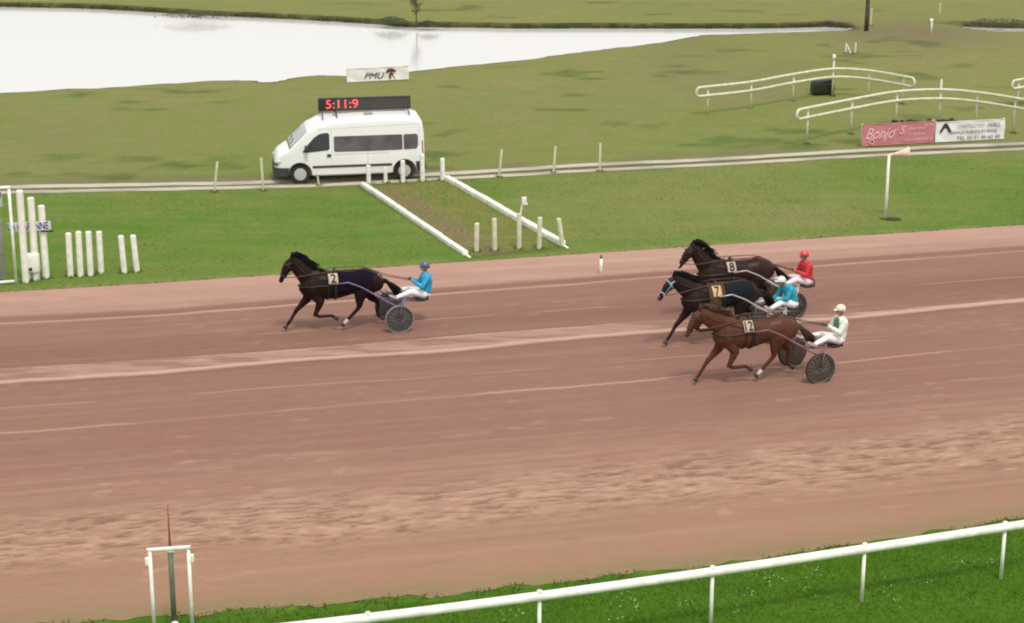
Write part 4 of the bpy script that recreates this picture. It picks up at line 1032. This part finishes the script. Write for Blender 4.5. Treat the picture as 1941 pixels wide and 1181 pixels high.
    for k in range(16):
        q = P - hd * .06 + Vector((-.01, rr_.uniform(-.04, .04), .02)); mn.tube([q, q + Vector((.04, 0, rr_.uniform(.08, .16))), q + Vector((.14, rr_.uniform(-.05, .05), rr_.uniform(.05, .15)))], [.014, .012, .003], 5)
    mn.build('mane', mane_m, root)
    tl = MB()
    for k in range(80):
        a = rr_.uniform(0, 6.28); r0 = rr_.uniform(0, .05); sp_ = rr_.uniform(-1, 1); q = Vector((1.36, math.cos(a) * r0, 1.27 + math.sin(a) * r0))
        L = rr_.uniform(.75, 1.05); dz_ = rr_.uniform(-.07, .07)
        tl.tube([q - Vector((.08, 0, 0)), q + Vector((.14, sp_ * .04, -.02)), q + Vector((.34 * L, sp_ * .08, -.20 + dz_)), q + Vector((.55 * L, sp_ * .12, -.42 + dz_ * 2))], [.016, .022, .017, .003], 5)
    tl.build('tail', mane_m, root)
    # bridle
    bm_ = bridle_m or M_leather; br = MB()
    def ring(c, d, ra, rb, r=.009):
        d = d.normalized(); s = Vector((0, 1, 0)); n_ = d.cross(s).normalized()
        br.tube([c + s * (ra * math.cos(t)) + n_ * (rb * math.sin(t)) for t in [2 * math.pi * k / 16 for k in range(16)]], [(r, r * 2)] * 16, 6, closed=True)
    ring(P + hd * .41, hd, .068, .092); ring(P + hd * .06, Vector((.3, 0, -1)), .098, .120); ring(P + hd * .13, Vector((hd.x - .6, 0, hd.z)), .100, .135)
    for s in (-1, 1):
        br.tube([P + hd * .02 + Vector((0, s * .098, 0)), P + hd * .2 + Vector((.01, s * .098, 0)), P + hd * .42 + Vector((.01, s * .068, 0))], [(.006, .014)] * 3, 6)
        br.ball(P + hd * .46 + Vector((.03, s * .065, 0)), (.028, .012, .028), 8, 6)
    br.build('bridle', bm_, root)
    if snout:
        sn = MB().tube([P + hd * .36 + Vector((-.055, 0, -.015)), P + hd * .46 + Vector((-.045, 0, -.01)), P + hd * .56 + Vector((-.045, 0, 0)), P + hd * .60 + Vector((-.02, 0, 0))], [(.035, .025), (.04, .03), (.042, .03), (.02, .02)], 10, ref=Yv)
        sn.build('blaze', snout, root)
    if ears_hood:
        eh = MB()
        for s in (-1, 1): eh.ball(P + hd * .0 + Vector((.025, s * .07, .08)), (.035, .03, .06), 10, 6)
        eh.build('ear_covers', ears_hood, root)
    # harness: saddle pad, girth, breast strap, crupper
    hs_ = MB()
    def hoop(x, zc, ra, rb, w, r=.012):
        hs_.tube([(x, ra * math.cos(t), zc + rb * math.sin(t)) for t in [2 * math.pi * k / 28 for k in range(28)]], [(r, w)] * 28, 6, closed=True)
    hoop(.14, 1.235, .302, .375, .045); hoop(-.05, 1.25, .288, .385, .022)
    for s in (-1, 1):
        hs_.tube([(.14, s * .305, 1.30), (-.2, s * .285, 1.30), (-.48, s * .25, 1.28), (-.68, s * .17, 1.27), (-.80, s * .04, 1.28)], [(.008, .022)] * 5, 6)
        hs_.tube([(.14, s * .10, 1.60), (.6, s * .06, 1.575), (1.0, s * .05, 1.62), (1.3, s * .05, 1.47), (1.42, s * .04, 1.34)], [(.007, .014)] * 5, 6)
        hs_.tube([(-.05, s * .27, 1.42), (-.36, s * .20, 1.50), (-.60, s * .165, 1.60), (N3.x, s * .1, N3.z)], [(.006, .010)] * 4, 5)
    hs_.tube([(.14, -.06, 1.62), (.14, 0, 1.66), (.14, .06, 1.62)], .035, 8)
    hs_.build('harness', M_leather, root)
    if blanket:
        bl = MB(); v = []; f = []; nn = 20; xx = [.20, .35, .55, .75, .95, 1.12]
        for i, x in enumerate(xx):
            ra = float(np.interp(x, [-.15, .25, .6, .92, 1.18], [.29, .305, .285, .28, .245])) + .012; rb = float(np.interp(x, [-.15, .25, .6, .92, 1.18], [.385, .355, .315, .31, .28])) + .012
            zc = float(np.interp(x, [-.15, .25, .6, .92, 1.18], [1.245, 1.225, 1.25, 1.31, 1.27]))
            for k in range(nn + 1): t = R(-25 + 230 * k / nn); v.append((x, ra * math.cos(t), zc + rb * math.sin(t)))
        for i in range(len(xx) - 1):
            for k in range(nn): q = i * (nn + 1) + k; f.append([q, q + 1, q + nn + 2, q + nn + 1])
        me = baked(bl.add(v, f).mesh(fix=False), [('SOLIDIFY', dict(thickness=.012, offset=0))]); link('blanket', me, blanket, root)
    # number cloth hanging on the near side, hugging the barrel
    def cloth_patch(x0, x1, t0, t1, m, name, off, nx=6, nt_=10):
        v = []; f = []
        for i in range(nx + 1):
            x = x0 + (x1 - x0) * i / nx; ra = .30 + off; rb = .385 + off
            for k in range(nt_ + 1): t = R(t0 + (t1 - t0) * k / nt_); v.append((x, -ra * math.cos(t) - (.004 if k < nt_ else 0), 1.24 + rb * math.sin(t)))
        for i in range(nx):
            for k in range(nt_): q = i * (nt_ + 1) + k; f.append([q, q + 1, q + nt_ + 2, q + nt_ + 1])
        me = baked(MB().add(v, f).mesh(fix=False), [('SOLIDIFY', dict(thickness=.006, offset=0))]); return link(name, me, m, root)
    X0 = -.06 + plate_dx
    if cloth: cloth_patch(X0 - .10, X0 + .36, -38, 78, cloth, 'saddle_cloth', .012)
    pc = cloth_patch(X0 + .01, X0 + .255, 15, 59, plate_m or M_plate, 'number_cloth', .024)
    # digits bent onto the cloth
    s_ = str(num); me = text_mesh(s_, .34, extrude=.003, bold=.006)
    xs2 = [q.co.x for q in me.vertices]; ys2 = [q.co.y for q in me.vertices]; wd = max(xs2) - min(xs2); ht = max(ys2) - min(ys2); kx = .14 / wd if len(s_) == 1 else .20 / wd
    if len(s_) == 1: kx = min(kx, 1.0)
    for q in me.vertices:
        u = (q.co.y - (max(ys2) + min(ys2)) / 2) / ht; t = R(36.5 + 34 * u); e = q.co.z + .005
        q.co = Vector((X0 + .135 + (q.co.x - (max(xs2) + min(xs2)) / 2) * kx, -(.342 + e) * math.cos(t), 1.24 + (.427 + e) * math.sin(t)))
    link('number', me, M_digit, pc, smooth=False)
    bit = P + hd * .46
    return bit

def build_sulky(root, frame_m, wheel_disc, tyre_m=None, spokes=True, sx=1.70, gauge=.71):
    WR = .385; cx_ = sx
    for s in (-1, 1):
        c = Vector((cx_, s * gauge, WR))
        w = MB().tube([c + Vector((WR * .955 * math.cos(t), 0, WR * .955 * math.sin(t))) for t in [2 * math.pi * k / 40 for k in range(40)]], [(.024, .02)] * 40, 8, ref=(0, 1, 0), closed=True).build('wheel', tyre_m or M_tyre, root)
        MB().tube([c + Vector((WR * .88 * math.cos(t), 0, WR * .88 * math.sin(t))) for t in [2 * math.pi * k / 40 for k in range(40)]], [(.02, .016)] * 40, 8, ref=(0, 1, 0), closed=True).build('rim', M_rim, w)
        sp = MB(); 
        for k in range(18):
            a = 2 * math.pi * k / 18; e = Vector((math.cos(a), 0, math.sin(a))); sp.tube([c + e * .03 + Vector((0, s * .03, 0)), c + e * WR * .88], .006, 5)
        sp.tube([c + Vector((0, -.06, 0)), c + Vector((0, .06, 0))], .032, 12); sp.build('spokes', M_spoke, w)
        dm = MB(); ds = -.018 if s < 0 else -.03
        dd = c + Vector((0, .022 if s < 0 else -.026, 0))
        dm.tube([dd + Vector((0, -.003, 0)), dd + Vector((0, .003, 0))], WR * .90, 36, ref=(1, 0, 0)); dm.build('wheel_disc', wheel_disc, w, sharp=40)
        # fork arms down to both sides of the hub
        fk = MB()
        for o_ in (-.065, .065):
            fk.tube([c + Vector((0, o_, 0)), (cx_ + .03, s * gauge + o_, WR + .25), (cx_ + .10, s * (gauge - .02) + o_ * .8, .83), (cx_ + .24, s * (gauge - .20), .90)], .017, 8)
        fk.build('fork', frame_m, root)
        sh = MB().tube([(.10, s * .34, 1.34), (.45, s * .36, 1.37), (.8, s * .40, 1.22), (1.15, s * .48, 1.00), (1.45, s * .58, .82), (cx_ - .02, s * (gauge - .085), .70), (cx_ + .06, s * (gauge - .09), .80)], [.017, .020, .021, .021, .021, .02, .018], 10)
        sh.build('shaft', frame_m, root)
        MB().tube([(1.0, s * .44, 1.10), (1.35, s * .38, .90), (1.75, s * .25, .76), (2.35, s * .15, .68)], .016, 8).build('seat_stay', frame_m, root)
        MB().tube([(1.46, s * .52, .83), (1.46, s * .36, .80), (1.52, s * .30, .80), (1.6, s * .36, .80)], .012, 6).build('foot_rest', frame_m, root)
    MB().tube([(cx_ + .24, -gauge + .2, .90), (cx_ + .20, -.35, .84), (cx_ + .20, 0, .78), (cx_ + .20, .35, .84), (cx_ + .24, gauge - .2, .90)], .022, 10).build('arch', frame_m, root)
    MB().tube([(1.30, -.50, .90), (1.30, 0, .86), (1.30, .50, .90)], .016, 8).build('cross_bar', frame_m, root)
    MB().tube([(cx_ + .2, -.1, .78), (2.40, -.1, .66), (2.52, -.12, .68)], .018, 8).tube([(cx_ + .2, .1, .78), (2.40, .1, .66), (2.52, .12, .68)], .018, 8).build('seat_frame', frame_m, root)
    st = MB().bbox((2.42, 0, .715), (.34, .36, .05), .02); st.tube([(2.56, -.16, .74), (2.60, -.12, .84), (2.61, 0, .87), (2.60, .12, .84), (2.56, .16, .74)], .022, 8)
    st.build('seat', M_leather, root)

def build_driver(root, jac, trou, helm, jac2=None, lean=0., back=0., head_drop=0., arm_z=0., gog=True):
    """seated driver facing -x; hip over the sulky seat; lean in radians forward"""
    Hp = Vector((2.42, 0, .84)); Rm = Matrix.Rotation(-lean, 3, 'Y')
    T = lambda x, y, z: Hp + Rm @ Vector((x, y, z))
    pel, ws_, ch, sh_, nk = T(0, 0, .0), T(.02, 0, .20), T(.015, 0, .38), T(-.02, 0, .50), T(-.045, 0, .58)
    hdc = T(-.075 + (-.05 if lean > .3 else 0), 0, .715 - head_drop)
    knee = [Vector((2.02, s * .15, .945)) for s in (-1, 1)]; ank = [Vector((1.60, s * .30, .86)) for s in (-1, 1)]; toe = [Vector((1.44, s * .32, .94)) for s in (-1, 1)]
    hand = [T(-.46, s * .07, .32 + arm_z) if lean > .3 else T(-.40, s * .08, .36 + arm_z) for s in (-1, 1)]
    elb = [T(-.14, s * .25, .22 + arm_z * .5) if lean < .3 else T(-.20, s * .23, .30) for s in (-1, 1)]; shd = [T(-.01, s * .185, .475) for s in (-1, 1)]
    skin = mat('skin', (.42, .24, .17), .55)
    # continuous body
    b = MB()
    b.tube([pel - Vector((0, 0, .04)), pel, ws_, ch, sh_, nk, hdc], [(.12, .09), (.15, .11), (.125, .09), (.145, .10), (.13, .08), (.05, .055), (.055, .06)], 14, ref=(0, 1, 0))
    b.tube([nk, hdc + Vector((0, 0, -.07))], .05, 10)
    b.ball(hdc, (.092, .075, .115), 16, 12); b.ball(hdc + Vector((-.05, 0, -.055)), (.055, .05, .05), 12, 8)
    b.tube([hdc + Vector((-.085, 0, .0)), hdc + Vector((-.115, 0, -.028)), hdc + Vector((-.09, 0, -.035))], [.010, .015, .010], 8)
    for i, s in enumerate((-1, 1)):
        b.ball(hdc + Vector((.0, s * .078, -.01)), (.018, .010, .028), 8, 6)
        b.tube([shd[i], elb[i]], [.05, .04], 10); b.tube([elb[i], hand[i]], [.038, .024], 10)
        b.tube([pel + Vector((-.02, s * .08, .0)), knee[i]], [.085, .052], 12); b.tube([knee[i], ank[i]], [.05, .032], 12); b.tube([ank[i] + Vector((.03, 0, -.04)), ank[i], toe[i]], [.035, .04, .028], 8)
        d = (hand[i] - elb[i]).normalized(); up = Vector((0, 0, 1)); pm = hand[i] + d * .045
        b.tube([hand[i] - d * .01, pm, pm + d * .03], [(.018, .034), (.017, .040), (.014, .036)], 10, ref=(0, 1, 0))
        for k in range(4):
            a = pm + d * .03 + up * (.028 - .019 * k); L = (.030, .034, .032, .026)[k]
            b.tube([a, a + d * L * .7 + Vector((0, -s * .012, 0)), a + d * L * .55 + Vector((0, -s * .034, -.002)), a + d * L * .05 + Vector((0, -s * .034, -.002))], [.0088, .0085, .008, .007], 6)
        b.tube([pm - d * .025 + up * .03, pm + up * .045 + Vector((0, -s * .012, 0)), pm + d * .025 + up * .042 + Vector((0, -s * .026, 0))], [.010, .009, .008], 6)
    me = fuse(b, .0085, 3, .4); link('body', me, skin, root)
    # jacket
    j = MB(); j.tube([T(.0, 0, .02), T(.015, 0, .10), ws_, ch, T(-.01, 0, .47), T(-.03, 0, .54), T(-.04, 0, .575)], [(.17, .145), (.175, .155), (.165, .150), (.190, .160), (.180, .135), (.10, .09), (.065, .065)], 16, ref=(0, 1, 0))
    j.ball(T(.035, 0, .40), (.11, .155, .15), 12, 8)
    for i in (0, 1):
        d = (hand[i] - elb[i]); j.ball(shd[i], .078, 10, 8); j.tube([shd[i], shd[i].lerp(elb[i], .5), elb[i]], [.088, .076, .066], 12); j.ball(elb[i], .065, 10, 8); j.tube([elb[i], elb[i] + d * .45, elb[i] + d * .93], [.066, .058, .044], 12)
    me = fuse(j, .013, 3, .5); jk = link('jacket', me, jac, root)
    if jac2:
        v = MB(); v.tube([T(-.10, 0, .26), T(-.125, 0, .36), T(-.125, 0, .46), T(-.10, 0, .53)], [(.10, .02), (.13, .03), (.12, .03), (.06, .02)], 12, ref=(0, 1, 0)); v.ball(T(.0, 0, .12), (.13, .165, .09), 12, 8)
        link('vest', fuse(v, .014, 3), jac2, jk)
    # trousers and boots
    p_ = MB(); p_.ball(pel + Vector((.01, 0, -.01)), (.15, .175, .115), 14, 10)
    for i, s in enumerate((-1, 1)):
        h_ = pel + Vector((0, s * .085, -.01)); p_.tube([h_, h_.lerp(knee[i], .5), knee[i]], [.118, .104, .080], 14); p_.ball(knee[i], .080, 10, 8); p_.tube([knee[i], knee[i].lerp(ank[i], .45), ank[i]], [.078, .070, .050], 12)
    link('trousers', fuse(p_, .014, 4), trou, root)
    for i, s in enumerate((-1, 1)):
        MB().tube([ank[i] + (knee[i] - ank[i]).normalized() * .12, ank[i], ank[i] + Vector((.035, 0, -.055))], [.052, .048, .04], 10).tube([ank[i] + Vector((.05, 0, -.06)), ank[i] + Vector((-.04, 0, .0)), toe[i] + Vector((-.03, 0, .0))], [(.042, .04), (.046, .045), (.03, .025)], 10).build('boot', mat('boot_pale', (.45, .43, .42), .5) if trou.name.startswith('white') else M_leather, root)
        MB().ball(hand[i] + (hand[i] - elb[i]).normalized() * .045, (.050, .026, .042), 10, 8).build('glove_cuff', M_leather, root)
    # helmet with peak and goggles
    hh = MB(); v = []; f = []; nn = 20; mm = 8; c = hdc + Vector((.008, 0, .022))
    for i in range(mm + 1):
        th = R(98) * i / mm
        for k in range(nn): ph = 2 * math.pi * k / nn; v.append(c + Vector((.132 * math.sin(th) * math.cos(ph), .112 * math.sin(th) * math.sin(ph), .125 * math.cos(th) - (.035 if (math.cos(ph) > 0 and i == mm) else 0))))
    for i in range(mm):
        for k in range(nn): f.append([i * nn + k, i * nn + (k + 1) % nn, (i + 1) * nn + (k + 1) % nn, (i + 1) * nn + k])
    me = baked(hh.add(v, f).mesh(), [('SOLIDIFY', dict(thickness=.012, offset=-1))]); hel = link('helmet', me, helm, root)
    MB().bbox(c + Vector((-.145, 0, .0)), (.06, .13, .012), .005, Matrix.Rotation(R(-12), 3, 'Y')).build('peak', helm, hel)
    MB().tube([c + Vector((0, -.10, -.01)), c + Vector((-.01, -.07, -.12)), c + Vector((-.015, 0, -.15)), c + Vector((-.01, .07, -.12)), c + Vector((0, .10, -.01))], .007, 6).build('chin_strap', M_leather, hel)
    if gog: MB().tube([hdc + Vector((-.03, -.082, .012)), hdc + Vector((-.088, -.045, .012)), hdc + Vector((-.100, 0, .010)), hdc + Vector((-.088, .045, .012)), hdc + Vector((-.03, .082, .012))], [(.022, .012)] * 5, 8, ref=(0, 0, 1)).build('goggles', mat('goggle_dark', (.03, .03, .035), .15), root)
    return hand

def build_reins(hroot, bit, hands):
    mb = MB()
    for i, s in enumerate((-1, 1)):
        b0 = bit + Vector((.03, s * .07, 0)); h = hands[i] + Vector((-.05, 0, 0))
        mb.tube([b0, Vector((b0.x * .5 - .3, s * .20, b0.z * .55 + .72)), Vector((.12, s * .17, 1.66)), Vector((.9, s * .12, 1.64)), Vector(((.9 + h.x) / 2, s * .1, (1.62 + h.z) / 2 - .03)), h], [(.004, .011)] * 6, 6)
    mb.build('reins', M_rein, hroot)

def rig(px, py, rz, desc, num, coat, mane_m, frame_m, disc, drv, horse_kw, drv_kw, tyre_m=None, dshift=0.):
    p = G(px, py)
    Rz = Matrix.Rotation(rz, 3, 'Z')
    org_ = p - Rz @ Vector((.08, 0, 0))
    hr = empty('trotting_horse', org_, rz, desc[0], 'horse', 'trotting horses in harness')
    bit = build_horse(hr, coat, mane_m, num, **horse_kw)
    sr = empty('sulky', org_ + Rz @ Vector((1.7, 0, 0)), rz, desc[1], 'sulky', 'two-wheeled racing sulkies'); build_sulky(sr, frame_m, disc, tyre_m)
    dr = empty('person', org_ + Rz @ Vector((2.42 + dshift, 0, 0)), rz, desc[2], 'person', 'sulky drivers'); hands = [h + Vector((dshift, 0, 0)) for h in build_driver(dr, *drv, **drv_kw)]
    for o in bpy.data.objects:
        if o.parent is sr: shift(o, Vector((-1.7, 0, 0)));
        if o.parent is dr: shift(o, Vector((-2.42, 0, 0)))
        if o.parent is not None and o.parent.parent is sr: shift(o, Vector((-1.7, 0, 0)))
        if o.parent is not None and o.parent.parent is dr: shift(o, Vector((-2.42, 0, 0)))
    build_reins(hr, bit, hands)

M_mane_b = mat('black_mane', (.007, .006, .005), .7, spec=.2); M_mane_br = mat('brown_mane', (.055, .026, .014), .6)
C_lead = coat_material('dark_bay_coat', (.028, .008, .005), (.010, .006, .005)); C_rear = coat_material('brown_coat', (.020, .008, .006), (.034, .014, .009))
C_mid = coat_material('blackish_coat', (.026, .011, .007), (.017, .011, .010)); C_front = coat_material('chestnut_coat', (.075, .026, .014), (.102, .040, .023))
M_wtrou = mat('white_trousers', (.80, .77, .78), .75, bump=.25, bscale=14); M_wtrou2 = mat('white_breeches_pinkish', (.78, .66, .70), .75, bump=.25, bscale=14)
M_blue = mat('jacket_sky_blue', (.02, .34, .58), .55, bump=.9, bscale=12, var=.25, vscale=9); M_turq = mat('jacket_turquoise', (.01, .34, .46), .55, bump=.9, bscale=12, var=.25, vscale=8)
M_red = mat('jacket_red', (.55, .025, .03), .55, bump=.9, bscale=12, var=.2, vscale=8); M_mint = mat('jacket_pale', (.70, .78, .66), .6, bump=.9, bscale=12, var=.1, vscale=8)
M_green = mat('vest_green', (.11, .19, .12), .7, var=.4, vscale=14)
M_h_blue = mat('helmet_blue', (.05, .11, .18), .3, coat=.5); M_h_white = mat('helmet_white', (.72, .72, .66), .3, coat=.5); M_h_red = mat('helmet_red', (.62, .05, .04), .3, coat=.5); M_h_cream = mat('helmet_cream', (.80, .66, .52), .3, coat=.5)
D_grey = mat('disc_grey', (.075, .080, .080), .35); D_brown = mat('disc_brown', (.070, .045, .032), .4); D_olive = mat('disc_olive', (.088, .068, .045), .4)
F_purple = mat('frame_purple', (.16, .12, .22), .35, metal=.2); F_silver = mat('frame_silver', (.45, .44, .45), .35, metal=.4); F_red = mat('frame_maroon', (.20, .10, .12), .4, metal=.2)
rig(632, 627, R(15), ('dark bay trotter wearing number 2, leading the race alone', 'purple-framed sulky with grey wheel discs behind the leading horse', 'driver in sky blue jacket and dark blue helmet on the leading sulky'),
    2, C_lead, M_mane_b, F_purple, D_grey, (M_blue, M_wtrou, M_h_blue), dict(blanket=mat('blanket_purple', (.010, .007, .016), .95, spec=.1, bump=.3)), dict(lean=-.12), M_mud, .10)
rig(1376, 603, R(18), ('brown trotter with white snout and number 8, farthest of the chasing three', 'sulky behind the farthest of the chasing horses', 'driver in bright red jacket and red helmet, farthest of the chasing drivers'),
    8, C_rear, M_mane_b, F_silver, D_brown, (M_red, M_wtrou2, M_h_red), dict(snout=M_sock, dh=(.0, .05), hx=-.16, ears_hood=M_leather), dict(lean=.05))
rig(1347, 653, R(22), ('blackish trotter with brown nose, pale blue bridle and number 7', 'silver-framed sulky of the middle chasing horse', 'driver in turquoise jacket and white helmet leaning forward between the other two'),
    7, C_mid, M_mane_b, F_silver, D_grey, (M_turq, M_wtrou, M_h_white), dict(bridle_m=mat('bridle_pale_blue', (.25, .42, .50), .5), dh=(-.07, -.13), hx=-.22, plate_m=mat('number_cloth_amber', (.62, .45, .25), .8, var=.15, vscale=7), cloth=mat('cloth_brown_gold', (.075, .038, .012), .8, var=.5, vscale=8), blanket=mat('blanket_navy', (.013, .015, .020), .95, spec=.1, bump=.3), snout=mat('brown_nose', (.12, .055, .035), .7)), dict(lean=.36, head_drop=.01))
rig(1411, 725, R(19), ('chestnut trotter wearing number 12, nearest of the chasing three', 'sulky with dark spoked near wheel behind the chestnut horse', 'driver in pale jacket with green vest and cream helmet behind the chestnut horse'),
    12, C_front, M_mane_br, F_red, D_olive, (M_mint, M_wtrou, M_h_cream), dict(dh=(-.19, -.12), hx=-.05, plate_dx=-.07), dict(jac2=M_green, lean=-.12, arm_z=-.02), None, .13)
